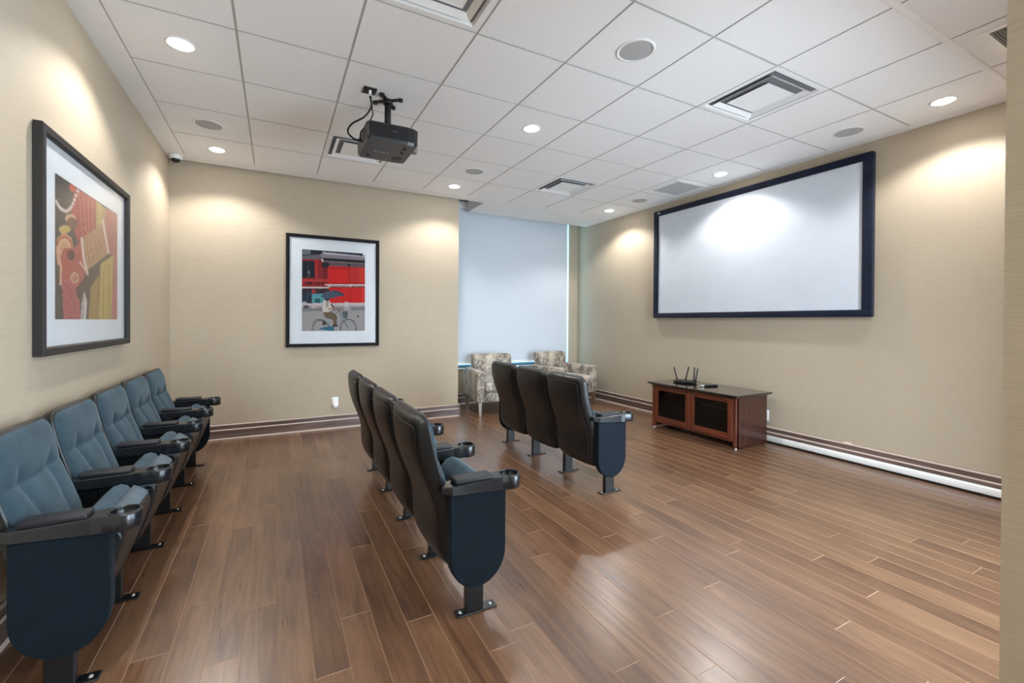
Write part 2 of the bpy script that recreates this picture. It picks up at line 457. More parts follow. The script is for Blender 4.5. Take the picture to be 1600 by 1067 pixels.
baseboard('baseboard_back', (XL, YB), (XC+0.024, YB), (0, -1), M['base_x'])
baseboard('baseboard_bay', (XC, YB-0.024), (XC, YW), (1, 0), M['base'])
baseboard('baseboard_window', (XC, YW), (XR, YW), (0, -1), M['base_x'])
baseboard('baseboard_right', (XR, JY), (XR, YW), (-1, 0), M['base'])

# ------------------------------------------------------------------ window: frame, panes, sill, roller blind
win = MB()
fy0, fy1 = YW+0.17, YW+0.23
for a, b in [((WX0, fy0, WZ0), (WX0+0.05, fy1, WZ1)), ((WX1-0.03, fy0, WZ0), (WX1, fy1, WZ1)), ((WX0+0.05, fy0, WZ0), (WX1-0.03, fy1, WZ0+0.03)), ((WX0+0.05, fy0, WZ1-0.05), (WX1-0.03, fy1, WZ1)), (((WX0+WX1)/2-0.03, fy0, WZ0+0.03), ((WX0+WX1)/2+0.03, fy1, WZ1-0.05))]:
    win.box(a, b)
portal(((WX0+WX1)/2, YW+0.24, (WZ0+WZ1)/2), (-math.pi/2, 0, 0), WX1-WX0, WZ1-WZ0)
w1 = win.build('window_1', M['alu']); tag(w1, kind='structure')
mid = (WX0+WX1)/2
for a, b in ((WX0+0.05, mid-0.03), (mid+0.03, WX1-0.03)):
    MB().box((a, fy0+0.025, WZ0+0.03), (b, fy0+0.031, WZ1-0.05)).build('pane', M['tinted'], w1)
MB().bbox((WX0, YW-0.012, WZ0-0.025), (WX1, YW+0.17, WZ0), 0.004).build('window_sill', M['white'], w1)
for a_, b_ in (((WX0, YW, WZ0), (WX0+0.01, YW+0.17, WZ1)), ((WX1-0.01, YW, WZ0), (WX1, YW+0.17, WZ1))): MB().box(a_, b_).build('reveal', M['white'], w1)
rb = empty('roller_blind', (0, 0, 0)); tag(rb, 'pale blue-grey roller blind drawn down over the window', 'blind')
MB().box((WX0+0.0, YW-0.070, 0.655), (4.515, YW-0.067, 3.03)).build('blind_fabric', M['blind'], rb)
MB().bbox((WX0+0.0, YW-0.076, 0.632), (4.515, YW-0.060, 0.656), 0.004).build('hem_bar', M['white'], rb)
MB().bbox((WX0, YW-0.10, 3.03), (4.56, YW, 3.13), 0.006).build('head_box', M['white'], rb)
ch = MB()
for dx in (0, 0.018):
    ch.tube([(4.537+dx, YW-0.055, 3.03), (4.537+dx, YW-0.055, 1.02)], 0.0022, 6)
ch.tube([(4.537, YW-0.055, 1.02), (4.546, YW-0.055, 1.005), (4.555, YW-0.055, 1.02)], 0.0022, 6)
ch.build('pull_chain', M['white'], rb)

# ------------------------------------------------------------------ ceiling: slab, border, grid, tiles
TB = 0.016
ce = MB().box((XL-0.1, YS-0.1, ZC+TB), (XR+0.1, YB-0.04, ZC+TB+0.05)).box((2.58, YB-0.04, ZC+TB), (XR+0.1, 6.115, ZC+TB+0.05)).build('ceiling', M['dark']); tag(ce, kind='structure')
I0, I1, J0, J1 = -1, 8, -7, 5
gx = lambda i: OX+T*i
gy = lambda j: OY+T*j
bd = MB()
bd.box((XL, YS, ZC), (gx(I0)-0.004, YB-0.04, ZC+TB))
bd.box((gx(I1)+0.0, YS, ZC), (XR, YB-0.04, ZC+TB))
bd.box((gx(I0)-0.004, gy(J1), ZC), (gx(I1), YB-0.04, ZC+TB))
bd.box((2.565, YB-0.04, ZC), (XR, 6.13, ZC+TB))
bd.box((2.565, 6.115, ZC+TB), (XR, 6.13, ZC+0.28)).box((2.565, YB, ZC+TB), (2.58, 6.115, ZC+0.28))
bd.build('ceiling_border', M['drywall'], ce)
up_c = MB().box((XL-0.12, YB-0.06, 3.22), (XR+0.12, YW+0.25, 3.35)).build('ceiling_bay', M['drywall']); tag(up_c, kind='structure')
MB().box((XL-0.12, YB-0.06, ZC+TB+0.05), (2.58, YB-0.04, 3.22)).build('soffit_face', M['drywall'], up_c)
for i in range(I0, I1+1):
    MB().box((gx(i)-0.007, YS, ZC+0.003), (gx(i)+0.007, gy(J1), ZC+TB)).build('grid_bar', M['grid'], ce)
for j in range(J0, J1+1):
    wdt = 0.007
    MB().box((gx(I0), gy(j)-wdt, ZC+0.0032), (gx(I1), gy(j)+wdt, ZC+TB)).build('grid_bar', M['grid'], ce)
DIFF = {(5, -1), (1, -1), (1, 3), (5, 3)}
g_ = T/2-0.0068
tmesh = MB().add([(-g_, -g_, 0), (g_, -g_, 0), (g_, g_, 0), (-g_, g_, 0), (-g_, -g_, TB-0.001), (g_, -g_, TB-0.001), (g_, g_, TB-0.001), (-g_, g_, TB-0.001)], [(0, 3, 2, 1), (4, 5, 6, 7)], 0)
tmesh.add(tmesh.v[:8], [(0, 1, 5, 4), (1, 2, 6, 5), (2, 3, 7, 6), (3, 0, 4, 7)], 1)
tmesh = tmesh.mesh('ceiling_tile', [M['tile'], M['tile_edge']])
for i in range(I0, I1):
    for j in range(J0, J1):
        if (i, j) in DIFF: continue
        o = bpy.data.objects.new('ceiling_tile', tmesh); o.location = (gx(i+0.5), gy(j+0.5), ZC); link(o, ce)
# wide joint strip near the entry end
MB().bbox((gx(3), gy(-2)-0.018, ZC-0.006), (XR, gy(-2)+0.018, ZC+0.002), 0.003).build('joint_strip', M['drywall'], ce)

# ------------------------------------------------------------------ ceiling lamps
def lamp(i, j, label):
    x, y = gx(i), gy(j)
    t = empty('recessed_downlight', (x, y, ZC)); tag(t, label, 'light', 'recessed ceiling lamps')
    MB().lathe([(0.058, 0.0), (0.060, -0.004), (0.072, -0.006), (0.078, -0.002), (0.078, 0.0)], 32).build('trim_ring', M['enamel'], t)
    MB().lathe([(0.0, -0.013), (0.03, -0.0125), (0.050, -0.010), (0.058, -0.004)], 32).build('lens', M['lens'], t)
    ld = bpy.data.lights.new('downlight_beam', 'SPOT'); ld.energy = LAMP_W; ld.color = LAMP_COL
    ld.spot_size = math.radians(134); ld.spot_blend = 0.45; ld.shadow_soft_size = 0.045
    lo = bpy.data.objects.new('downlight_beam', ld); lo.location = (0, 0, -0.016); link(lo, t)
lamp(-0.5, 1.5, 'glowing recessed ceiling lamp above the framed jewellery photograph')
lamp(-0.5, 4.5, 'glowing recessed ceiling lamp nearest the dome camera in the corner')
lamp(3.5, 4.5, 'glowing recessed ceiling lamp beside the round speaker near the blind corner')
lamp(3.5, 1.5, 'glowing recessed ceiling lamp at the middle of the tiled ceiling')
lamp(7.5, 1.5, 'recessed ceiling lamp above the top edge of the projection screen')
lamp(7.5, 4.5, 'recessed ceiling lamp nearest the far right corner beside the window')
lamp(7.5, -1.5, 'recessed ceiling lamp above the bare wall right of the screen')
lamp(3.5, -1.5, 'recessed ceiling lamp at the top edge beside the nearest round speaker')
lamp(-0.5, -1.5, 'recessed ceiling lamp above the seat nearest the camera')

def speaker(i, j, label):
    t = empty('ceiling_speaker', (gx(i), gy(j), ZC)); tag(t, label, 'speaker', 'round ceiling speakers')
    MB().lathe([(0.098, 0.0), (0.098, -0.005), (0.112, -0.006), (0.117, 0.0)], 40).build('trim_ring', M['enamel'], t)
    MB().lathe([(0.0, -0.004), (0.06, -0.004), (0.098, -0.002)], 40).build('grille', M['grille'], t)
speaker(-0.5, 3.5, 'round grey ceiling speaker near the left wall and dome camera')
speaker(3.5, -0.5, 'large round grey ceiling speaker nearest the camera, mid ceiling')
speaker(3.5, 3.5, 'small round grey ceiling speaker right of the projector')
speaker(7.5, -0.5, 'round grey ceiling speaker above the right half of the screen')
speaker(7.5, 3.5, 'round grey ceiling speaker beside the flat return grille')

def diffuser(i, j, label):
    t = empty('air_diffuser', (gx(i+0.5), gy(j+0.5), ZC)); tag(t, label, 'vent', 'square ceiling air diffusers')
    h = T/2-0.005
    def ring(a0, z0, a1, z1, th=0.003):
        mb = MB(); vs = []
        for a, z in ((a0, z0), (a1, z1)):
            for dz in (0, th):
                vs += [(-a, -a, z+dz), (a, -a, z+dz), (a, a, z+dz), (-a, a, z+dz)]
        fs = []
        for k in range(4):
            l = (k+1) % 4
            fs += [(k, l, 8+l, 8+k), (4+k, 12+k, 12+l, 4+l), (k, 4+k, 4+l, l), (8+k, 8+l, 12+l, 12+k)]
        return mb.add(vs, fs)
    fr = ring(h, 0.0, h-0.035, 0.0); 
    fr.build('frame', M['enamel'], t)
    ring(h-0.035, 0.0, h-0.060, 0.035).build('throat', M['enamel'], t)
    ring(0.228, -0.006, 0.178, 0.026).build('louvre', M['enamel'], t)
    a = 0.156
    mb = MB(); mb.add([(-a, -a, -0.002), (a, -a, -0.002), (a, a, -0.002), (-a, a, -0.002), (0, 0, 0.030), (-a, -a, 0.001), (a, -a, 0.001), (a, a, 0.001), (-a, a, 0.001)], [(0, 1, 4), (1, 2, 4), (2, 3, 4), (3, 0, 4), (0, 5, 6, 1), (1, 6, 7, 2), (2, 7, 8, 3), (3, 8, 5, 0), (5, 8, 7, 6)]).build('centre_plate', M['enamel'], t)
    for q in range(4):
        MB().box((0.10, -0.004, 0.032), (0.26, 0.004, 0.046)).build('bracket', M['enamel'], t, rot=(0, 0, q*math.pi/2))
    MB().box((-h, -h, 0.10), (h, h, 0.104)).box((-h, -h, 0.014), (-h+0.003, h, 0.10)).box((h-0.003, -h, 0.014), (h, h, 0.10)).box((-h+0.003, -h, 0.014), (h-0.003, -h+0.003, 0.10)).box((-h+0.003, h-0.003, 0.014), (h-0.003, h, 0.10)).build('plenum', M['dark'], t)
diffuser(5, -1, 'square white air diffuser with open louvres before the projection screen')
diffuser(1, -1, 'white air diffuser cut off by the top edge of the picture')
diffuser(1, 3, 'white air diffuser partly hidden behind the ceiling projector')
diffuser(5, 3, 'small-looking white air diffuser far back near the window blind')
def grille(x0, x1, y0, y1, label, core, slat):
    t = empty('return_grille', ((x0+x1)/2, (y0+y1)/2, ZC)); tag(t, label, 'vent')
    a, b = (x1-x0)/2, (y1-y0)/2; f = 0.035
    mb = MB()
    for p, q in (((-a-f, -b-f, -0.006), (a+f, -b, 0)), ((-a-f, b, -0.006), (a+f, b+f, 0)), ((-a-f, -b, -0.006), (-a, b, 0)), ((a, -b, -0.006), (a+f, b, 0))):
        mb.box(p, q)
    mb.build('frame', M['enamel'], t)
    MB().box((-a, -b, -0.001), (a, b, 0)).build('core', core, t)
    n = 26
    me = MB().box((-a, -0.0035, -0.005), (a, 0.0035, -0.001)).mesh('slat', slat)
    for k in range(n):
        o = bpy.data.objects.new('slat', me); o.location = (0, -b+(k+0.5)*2*b/n, 0); link(o, t)
grille(4.17, 4.58, 3.63, 4.03, 'flat grey return air grille in the ceiling beside the screen', M['grille'], M['grille'])
grille(3.57, 4.05, 0.60, 0.955, 'dark slatted return grille at the right edge by the near wall corner', M['dark'], M['grey'])

# dome camera
t = empty('dome_camera', (-0.895, 5.43, ZC)); tag(t, 'small white dome security camera at the left back ceiling corner', 'camera')
MB().lathe([(0.0, 0.0), (0.056, 0.0), (0.058, -0.012), (0.054, -0.034), (0.046, -0.040), (0.0, -0.040)], 28).build('housing', M['white'], t)
MB().lathe([(0.040, -0.038), (0.038, -0.052), (0.028, -0.066), (0.012, -0.073), (0.0, -0.074)], 24).build('dome_lens', M['black'], t)

# ------------------------------------------------------------------ projector
PX, PY = 0.738, 3.322
pj = empty('ceiling_projector', (PX, PY, ZC)); tag(pj, 'black video projector hanging from the tiled ceiling on a pole', 'projector')
zt, zb = 2.682-ZC, 2.555-ZC
mnt = MB()
for k in range(4):
    a = math.radians(45+90*k+8)
    mnt.box((0.0, -0.012, -0.012), (0.105, 0.012, 0.0), M=Matrix.Rotation(a, 4, 'Z'))
    mnt.lathe([(0.0, 0.0), (0.018, 0.0), (0.018, -0.018), (0.0, -0.018)], 12, c=(0.10*math.cos(a), 0.10*math.sin(a), 0))
mnt.lathe([(0.0, -0.001), (0.035, -0.001), (0.035, -0.03), (0.0, -0.03)], 16)
mnt.build('ceiling_plate', M['blackmatt'], pj)
MB().lathe([(0.0, -0.01), (0.0235, -0.01), (0.0235, zt+0.03), (0.0, zt+0.03)], 20).build('pole', M['blackmatt'], pj)
MB().bbox((-0.055, -0.06, zt+0.0), (0.055, 0.06, zt+0.03), 0.006).build('mount_bracket', M['blackmatt'], pj)
body = MB()
# plan outline: rear narrow end at -x, rounded front at +x, built as stacked sections
xs = [(-0.188, 0.185), (-0.172, 0.205), (0.10, 0.212), (0.150, 0.205), (0.175, 0.19)]
top = [(x, -y) for x, y in xs] + [(x, y) for x, y in reversed(xs)]
n = len(top)
def sec(sc, dx, z): return [(p[0]*sc+dx, p[1]*sc, z) for p in top]
S = [sec(0.94, 0, zt), sec(1.0, 0, zt-0.014), sec(0.985, 0, zb+0.02), sec(0.95, 0, zb)]
vs = sum(S, [])
for k in range(3):
    body.add(vs, [(k*n+i, k*n+(i+1) % n, (k+1)*n+(i+1) % n, (k+1)*n+i) for i in range(n)], 0)
body.add(vs, [tuple(range(n))], 0); body.add(vs, [tuple(range(3*n, 4*n))], 1)
bo = body.build('projector_body', [M['projd'], M['projb']], pj)
MB().lathe([(0.0, 0.0), (0.036, 0.0), (0.042, 0.006), (0.044, 0.05), (0.040, 0.062), (0.034, 0.062), (0.030, 0.045), (0.0, 0.040)], 28, M=Matrix.Translation((0.165, 0.03, (zt+zb)/2+0.01)) @ Matrix.Rotation(math.pi/2, 4, 'Y')).build('lens_barrel', M['grey'], pj)
vn = MB()
for k in range(7): vn.box((0.06+0.010*k, 0.06, zb-0.001), (0.065+0.010*k, 0.15, zb+0.001))
vn.build('vent_slots', M['blackmatt'], bo)
ft = MB()
for fx, fy in ((0.10, -0.12), (0.10, -0.03), (-0.12, 0.12)):
    ft.lathe([(0.0, -0.008), (0.012, -0.008), (0.014, 0.0)], 14, c=(fx, fy, zb))
ft.build('foot', M['blackmatt'], bo)
lb = MB()
for k in range(4): lb.box((-0.09+0.03*k, 0.02, zb-0.0008), (-0.075+0.03*k, 0.028, zb+0.0005))
lb.build('print_marks', M['silver'], bo)
MB().bbox((-0.02, -0.215, zt-0.06), (0.02, -0.208, zt-0.05), 0.001, 1).build('badge', M['projb'], bo)

bx = empty('ceiling_outlet', (0.590, 3.235, ZC)); tag(bx, 'black cable outlet box set in the ceiling beside the projector', 'outlet')
MB().bbox((-0.045, -0.045, -0.010), (0.045, 0.045, 0.0), 0.003).build('box', M['blackmatt'], bx)
MB().bbox((-0.009, -0.026, -0.040), (0.009, -0.006, -0.010), 0.003).build('plug', M['white'], bx)
for nm, pts, r, lab in (('projector_cable', [(0.590, 3.22, 2.89), (0.60, 3.22, 2.82), (0.555, 3.24, 2.745), (0.475, 3.27, 2.69), (0.452, 3.30, 2.64), (0.50, 3.33, 2.61), (0.553, 3.34, 2.612)], 0.0065, 'thick black cable looping from the ceiling outlet to the projector'),
                        ('projector_cable', [(0.594, 3.215, 2.89), (0.600, 3.20, 2.80), (0.605, 3.20, 2.75), (0.575, 3.22, 2.69), (0.535, 3.26, 2.64), (0.540, 3.30, 2.60), (0.556, 3.32, 2.595)], 0.0045, 'thin black cable hanging straight beside the projector rear')):
    o = MB().tube(catmull(pts, 8), r, 8).build(nm, M['blackmatt']); tag(o, lab, 'cable', 'projector cables')

# ------------------------------------------------------------------ projection screen
ps = empty('projection_screen', (XR, 0, 0)); tag(ps, 'wide blank white projection screen in a navy-black frame', 'screen')
y0, y1, z0, z1 = 1.973, 4.534, 1.353, 2.839; fwd = 0.080
MB().box((-0.040, y0+0.02, z0+0.02), (-0.004, y1-0.02, z1-0.02)).build('backing', M['black'], ps)
MB().box((-0.046, y0+0.06, z0+0.05), (-0.0402, y1-0.06, z1-0.05)).build('screen_fabric', M['screen'], ps)
def rail(pa, pb):
    MB().bbox(pa, pb, 0.012, 3).build('frame_rail', M['screenframe'], ps)
rail((-0.066, y0, z1-0.071), (-0.004, y1, z1)); rail((-0.066, y0, z0), (-0.004, y1, z0+0.067))
rail((-0.066, y0, z0+0.06), (-0.004, y0+0.081, z1-0.06)); rail((-0.066, y1-0.081, z0+0.06), (-0.004, y1, z1-0.06))
lg = MB().box((-0.068, y1-0.115, z1-0.044), (-0.0655, y1-0.095, z1-0.026)).box((-0.068, y1-0.090, z1-0.046), (-0.0655, y1-0.080, z1-0.024))
lg.build('maker_badge', M['silver'], ps)

# ------------------------------------------------------------------ pictures: flat prints painted as vertex colours
def homography(src, dst):
    A = []; B = []
    for (u, v), (x, y) in zip(src, dst):
        A.append([u, v, 1, 0, 0, 0, -u*x, -v*x]); B.append(x)
        A.append([0, 0, 0, u, v, 1, -u*y, -v*y]); B.append(y)
    h = np.linalg.solve(np.array(A, float), np.array(B, float)); return np.append(h, 1).reshape(3, 3)

class Paint:
    def __init__(s, nu, nv, corners):
        u, v = np.meshgrid(np.linspace(0, 1, nu), np.linspace(0, 1, nv))
        Hm = homography([(0, 0), (1, 0), (1, 1), (0, 1)], corners)
        q = Hm @ np.stack([u.ravel(), v.ravel(), np.ones(u.size)])
        s.X, s.Y = q[0]/q[2], q[1]/q[2]; s.n = u.size; s.nu, s.nv = nu, nv
        s.c = np.zeros((s.n, 3)); s.rng = np.random.RandomState(5)
    def fill(s, mask, col, a=1.0):
        col = np.array(col, float); m = mask.astype(float)*a if mask.dtype == bool else mask*a
        s.c = s.c*(1-m[:, None]) + col*m[:, None]
    def rect(s, x0, y0, x1, y1, col, a=1.0):
        s.fill((s.X >= x0) & (s.X <= x1) & (s.Y >= y0) & (s.Y <= y1), col, a)
    def poly(s, P, col, a=1.0):
        ins = np.zeros(s.n, bool)
        for i in range(len(P)):
            (x0, y0), (x1, y1) = P[i], P[(i+1) % len(P)]
            if y0 == y1: continue
            c = ((s.Y < y0) != (s.Y < y1)) & (s.X < (x1-x0)*(s.Y-y0)/(y1-y0)+x0)
            ins ^= c
        s.fill(ins, col, a)
    def ell(s, x, y, rx, ry, col, a=1.0):
        s.fill(((s.X-x)/rx)**2+((s.Y-y)/ry)**2 <= 1, col, a)
    def ring(s, x, y, rx, ry, w, col, a=1.0):
        d = np.sqrt(((s.X-x)/rx)**2+((s.Y-y)/ry)**2); s.fill(np.abs(d-1)*min(rx, ry) < w/2, col, a)
    def line(s, P, w, col, a=1.0):
        for (x0, y0), (x1, y1) in zip(P, P[1:]):
            dx, dy = x1-x0, y1-y0; L2 = dx*dx+dy*dy+1e-9
            t = np.clip(((s.X-x0)*dx+(s.Y-y0)*dy)/L2, 0, 1)
            s.fill((s.X-x0-t*dx)**2+(s.Y-y0-t*dy)**2 < (w/2)**2, col, a)
    def speck(s, mask, amt):
        nz = s.rng.rand(s.n)*2-1; s.c = np.clip(s.c + (mask*nz*amt)[:, None], 0, 255)

def print_object(p, P3, parent, name='print'):
    """P3(u,v) -> point; u left to right, v top to bottom"""
    vs = [P3(u, v) for v in np.linspace(0, 1, p.nv) for u in np.linspace(0, 1, p.nu)]
    fs = [(j*p.nu+i, j*p.nu+i+1, (j+1)*p.nu+i+1, (j+1)*p.nu+i) for j in range(p.nv-1) for i in range(p.nu-1)]
    me = bpy.data.meshes.new(name); me.from_pydata(vs, [], fs); me.materials.append(M['print'])
    at = me.color_attributes.new('print', 'FLOAT_COLOR', 'POINT')
    c = p.c/255.0; lin = np.where(c <= 0.04045, c/12.92, ((c+0.055)/1.055)**2.4)*0.62
    at.data.foreach_set('color', np.concatenate([lin, np.ones((p.n, 1))], 1).astype(np.float32).ravel())
    return link(bpy.data.objects.new(name, me), parent)

# street photograph: red hall, cyclist under an umbrella
p = Paint(170, 220, [(95, 68), (820, 118), (808, 1008), (88, 1005)])
p.rect(0, 0, 900, 1100, (150, 142, 140))
p.rect(80, 60, 900, 175, (58, 62, 70)); p.poly([(90, 150), (300, 130), (300, 190), (90, 200)], (110, 104, 110))
p.rect(80, 60, 190, 130, (112, 122, 130)); p.rect(190, 80, 330, 130, (44, 46, 52))
p.rect(80, 185, 400, 410, (150, 34, 40)); p.rect(90, 205, 240, 400, (26, 32, 46)); p.rect(98, 215, 104, 400, (70, 84, 100)); p.rect(165, 215, 170, 400, (60, 76, 92))
p.ell(170, 335, 14, 20, (120, 130, 140)); p.rect(158, 350, 186, 400, (90, 60, 64))
p.rect(240, 190, 275, 410, (182, 44, 46)); p.rect(330, 210, 385, 420, (128, 28, 34))
p.rect(80, 408, 400, 500, (168, 38, 42)); p.rect(80, 420, 390, 432, (206, 70, 66)); p.rect(135, 445, 215, 478, (92, 22, 26)); p.rect(240, 450, 300, 478, (104, 24, 30)); p.rect(305, 450, 360, 478, (104, 24, 30))
p.poly([(80, 500), (400, 505), (400, 520), (80, 516)], (226, 216, 212))
p.rect(80, 520, 400, 700, (60, 40, 46)); p.rect(90, 545, 205, 690, (36, 44, 60))
for k in range(7): p.rect(96+16*k, 560, 99+16*k, 690, (84, 100, 120))
p.rect(205, 530, 245, 600, (176, 50, 58)); p.rect(205, 580, 345, 692, (92, 164, 172)); p.speck((p.X > 205) & (p.X < 345) & (p.Y > 580) & (p.Y < 692), 40); p.ell(270, 660, 36, 26, (36, 98, 100))
p.rect(385, 260, 900, 480, (226, 30, 28)); p.rect(640, 260, 752, 480, (206, 44, 40)); p.rect(752, 260, 900, 480, (222, 58, 36))
p.rect(392, 265, 412, 480, (206, 44, 44)); p.rect(628, 265, 646, 480, (180, 30, 30)); p.rect(400, 455, 900, 468, (176, 20, 22)); p.rect(412, 276, 628, 300, (190, 24, 26))
p.poly([(330, 100), (830, 150), (830, 165), (330, 125)], (206, 202, 214)); p.poly([(300, 125), (330, 122), (830, 160), (830, 200), (310, 168)], (150, 138, 148))
p.poly([(310, 168), (830, 196), (830, 240), (330, 205)], (40, 34, 40)); p.poly([(330, 205), (830, 240), (830, 285), (400, 262), (330, 270)], (108, 84, 92))
for k in range(22): p.rect(345+22*k, 201+1.3*k, 354+22*k, 210+1.3*k, (206, 198, 196))
p.ell(360, 250, 45, 36, (44, 36, 42)); p.ell(632, 252, 14, 20, (40, 34, 40)); p.rect(318, 180, 334, 212, (228, 226, 230)); p.rect(795, 115, 830, 140, (246, 246, 250))
p.poly([(355, 472), (830, 474), (830, 487), (355, 484)], (240, 226, 224)); p.rect(396, 486, 414, 505, (240, 230, 226)); p.rect(640, 486, 655, 502, (240, 230, 226))
p.rect(400, 503, 900, 690, (222, 28, 26)); p.rect(636, 503, 652, 690, (196, 26, 26)); p.rect(780, 503, 900, 690, (232, 62, 44)); p.rect(400, 503, 900, 515, (168, 22, 24))
p.poly([(80, 690), (900, 686), (900, 712), (80, 716)], (224, 206, 206)); p.rect(80, 712, 900, 745, (190, 178, 178)); p.poly([(80, 740), (900, 730), (900, 775), (80, 785)], (142, 138, 142))
p.ell(118, 690, 28, 20, (206, 200, 200)); p.ell(140, 730, 34, 18, (92, 86, 90)); p.ell(225, 732, 30, 15, (200, 194, 194)); p.rect(580, 675, 620, 775, (216, 212, 212)); p.rect(560, 740, 650, 776, (176, 172, 176))
p.poly([(80, 783), (900, 774), (900, 1100), (80, 1100)], (176, 170, 170)); p.speck(p.Y > 776, 7)
p.ell(731, 842, 8, 13, (30, 30, 32))
# bicycle
p.ring(302, 985, 95, 104, 7, (30, 32, 36)); p.ring(617, 980, 92, 106, 7, (30, 32, 36)); p.ring(302, 985, 84, 93, 2.5, (110, 112, 116)); p.ring(617, 980, 82, 95, 2.5, (110, 112, 116))
for a in range(0, 180, 30):
    for cx_, cy_ in ((302, 985), (617, 980)):
        dx, dy = 84*math.cos(math.radians(a)), 94*math.sin(math.radians(a)); p.line([(cx_-dx, cy_-dy), (cx_+dx, cy_+dy)], 1.6, (130, 130, 132))
p.line([(520, 790), (555, 880), (612, 960)], 11, (88, 124, 136)); p.line([(550, 870), (455, 960), (400, 940), (385, 860)], 12, (150, 168, 172)); p.line([(300, 980), (440, 985)], 16, (62, 122, 148)); p.poly([(320, 965), (450, 950), (455, 1010), (320, 990)], (52, 116, 146))
p.line([(480, 800), (520, 780), (500, 765)], 6, (60, 62, 66)); p.poly([(545, 785), (615, 780), (612, 862), (565, 868)], (96, 104, 106)); p.line([(220, 905), (250, 870), (330, 880)], 6, (72, 70, 72)); p.ell(342, 915, 22, 28, (70, 72, 74))
# rider and umbrella
p.poly([(335, 790), (400, 780), (480, 815), (492, 850), (485, 930), (450, 935), (440, 880), (350, 850)], (116, 100, 76)); p.poly([(440, 930), (490, 930), (500, 955), (440, 962)], (66, 60, 62))
p.poly([(322, 690), (345, 650), (395, 650), (425, 700), (440, 755), (400, 790), (325, 790)], (224, 214, 206)); p.poly([(358, 650), (398, 652), (392, 730), (368, 740)], (176, 162, 156)); p.line([(395, 760), (450, 742), (490, 770)], 14, (176, 128, 108)); p.line([(425, 705), (452, 735)], 16, (70, 56, 56)); p.ell(378, 640, 22, 22, (66, 54, 56))
p.poly([(305, 618), (330, 580), (380, 552), (450, 543), (520, 552), (570, 585), (575, 608), (545, 604), (480, 620), (400, 640), (350, 640), (335, 624)], (78, 92, 116)); p.poly([(450, 543), (520, 552), (570, 585), (575, 608), (540, 600)], (62, 74, 98)); p.line([(448, 545), (490, 612)], 2, (50, 60, 82)); p.line([(448, 545), (400, 636)], 2, (50, 60, 82))
p.speck(p.Y > 0, 5)

fr = empty('framed_photograph', (0.62, YB, 1.636)); tag(fr, 'framed photo of a cyclist with umbrella before a red hall', 'picture')
hw, hh, fwid, dep = 0.520, 0.652, 0.038, 0.035
def frame_build(t, hw, hh, fw_, dep, mat, ax):
    """frame in a vertical plane; ax='back' faces -y, ax='left' faces +x"""
    def Pt(a, z, d): return (a, -d, z) if ax == 'back' else (d, a, z)
    mb = MB()
    prof = [(0, 0.004), (0, dep-0.004), (0.004, dep), (fw_-0.006, dep-0.002), (fw_, dep-0.010), (fw_, 0.004)]
    cs = [(-1, -1), (1, -1), (1, 1), (-1, 1)]; k = len(prof)
    vs = [Pt(sx*(hw-q[0]), sz*(hh-q[0]), q[1]) for sx, sz in cs for q in prof]
    for c in range(4):
        d = (c+1) % 4
        for i in range(k):
            j = (i+1) % k; mb.add(vs, [(c*k+i, c*k+j, d*k+j, d*k+i)])
    mb.build('frame', mat, t)
    def slab(nm, a0, a1, z0, z1, d0, d1, m):
        p0, p1 = Pt(a0, z0, d0), Pt(a1, z1, d1)
        MB().box(tuple(min(p0[i], p1[i]) for i in range(3)), tuple(max(p0[i], p1[i]) for i in range(3))).build(nm, m, t)
    slab('mat_board', -hw+fw_-0.006, hw-fw_+0.006, -hh+fw_-0.006, hh-fw_+0.006, 0.006, 0.014, M['mat'])
    slab('glazing', -hw+fw_-0.002, hw-fw_+0.002, -hh+fw_-0.002, hh-fw_+0.002, 0.019, 0.021, M['picglass'])
frame_build(fr, hw, hh, fwid, dep, M['frame'], 'back')
print_object(p, lambda u, v: (0.266-0.62+(0.971-0.266)*u, -0.0150, 2.117-1.636-(2.117-1.169)*v), fr)

# close-up photograph: beads, braids and a carved cuff in reds and gold
p = Paint(170, 150, [(80, 55), (470, 325), (457, 1022), (50, 1018)])
p.rect(0, 0, 600, 1100, (62, 52, 50))
p.poly([(80, 50), (230, 150), (190, 300), (120, 330), (80, 250)], (54, 50, 52))
p.poly([(200, 150), (345, 240), (335, 420), (250, 470), (210, 500), (170, 330)], (178, 52, 52))
for k in range(9): p.line([(215+14*k, 175+9*k), (232+11*k, 460-6*k)], 5, (214, 96, 92) if k % 2 else (140, 30, 40))
p.speck((p.X > 200) & (p.X < 345) & (p.Y > 150) & (p.Y < 480), 30)
p.poly([(335, 240), (400, 290), (390, 420), (330, 430)], (186, 148, 88)); p.poly([(345, 245), (375, 265), (370, 400), (340, 410)], (206, 172, 100))
p.poly([(400, 290), (475, 330), (470, 620), (410, 580), (385, 380)], (190, 96, 88))
p.ell(188, 150, 18, 26, (214, 74, 56))
for k in range(14):
    t_ = k/13; x = 80+140*t_; y = 240+85*math.sin(math.pi*t_*0.9)-95*t_*t_; p.ell(x, y, 10, 12, (232, 206, 198))
p.ell(170, 350, 34, 30, (222, 176, 142)); p.ell(178, 385, 36, 42, (112, 58, 44)); p.ell(130, 420, 38, 26, (214, 176, 92)); p.speck((p.X > 90) & (p.X < 210) & (p.Y > 360) & (p.Y < 460), 30)
p.poly([(70, 560), (80, 480), (120, 440), (170, 470), (185, 540), (170, 600), (110, 640), (75, 660)], (224, 160, 112)); p.ring(125, 540, 48, 70, 12, (196, 84, 62)); p.ring(125, 545, 36, 54, 8, (238, 196, 150))
p.poly([(95, 600), (120, 545), (190, 540), (240, 480), (262, 640), (250, 740), (200, 800), (180, 860), (130, 840), (90, 700)], (192, 78, 66))
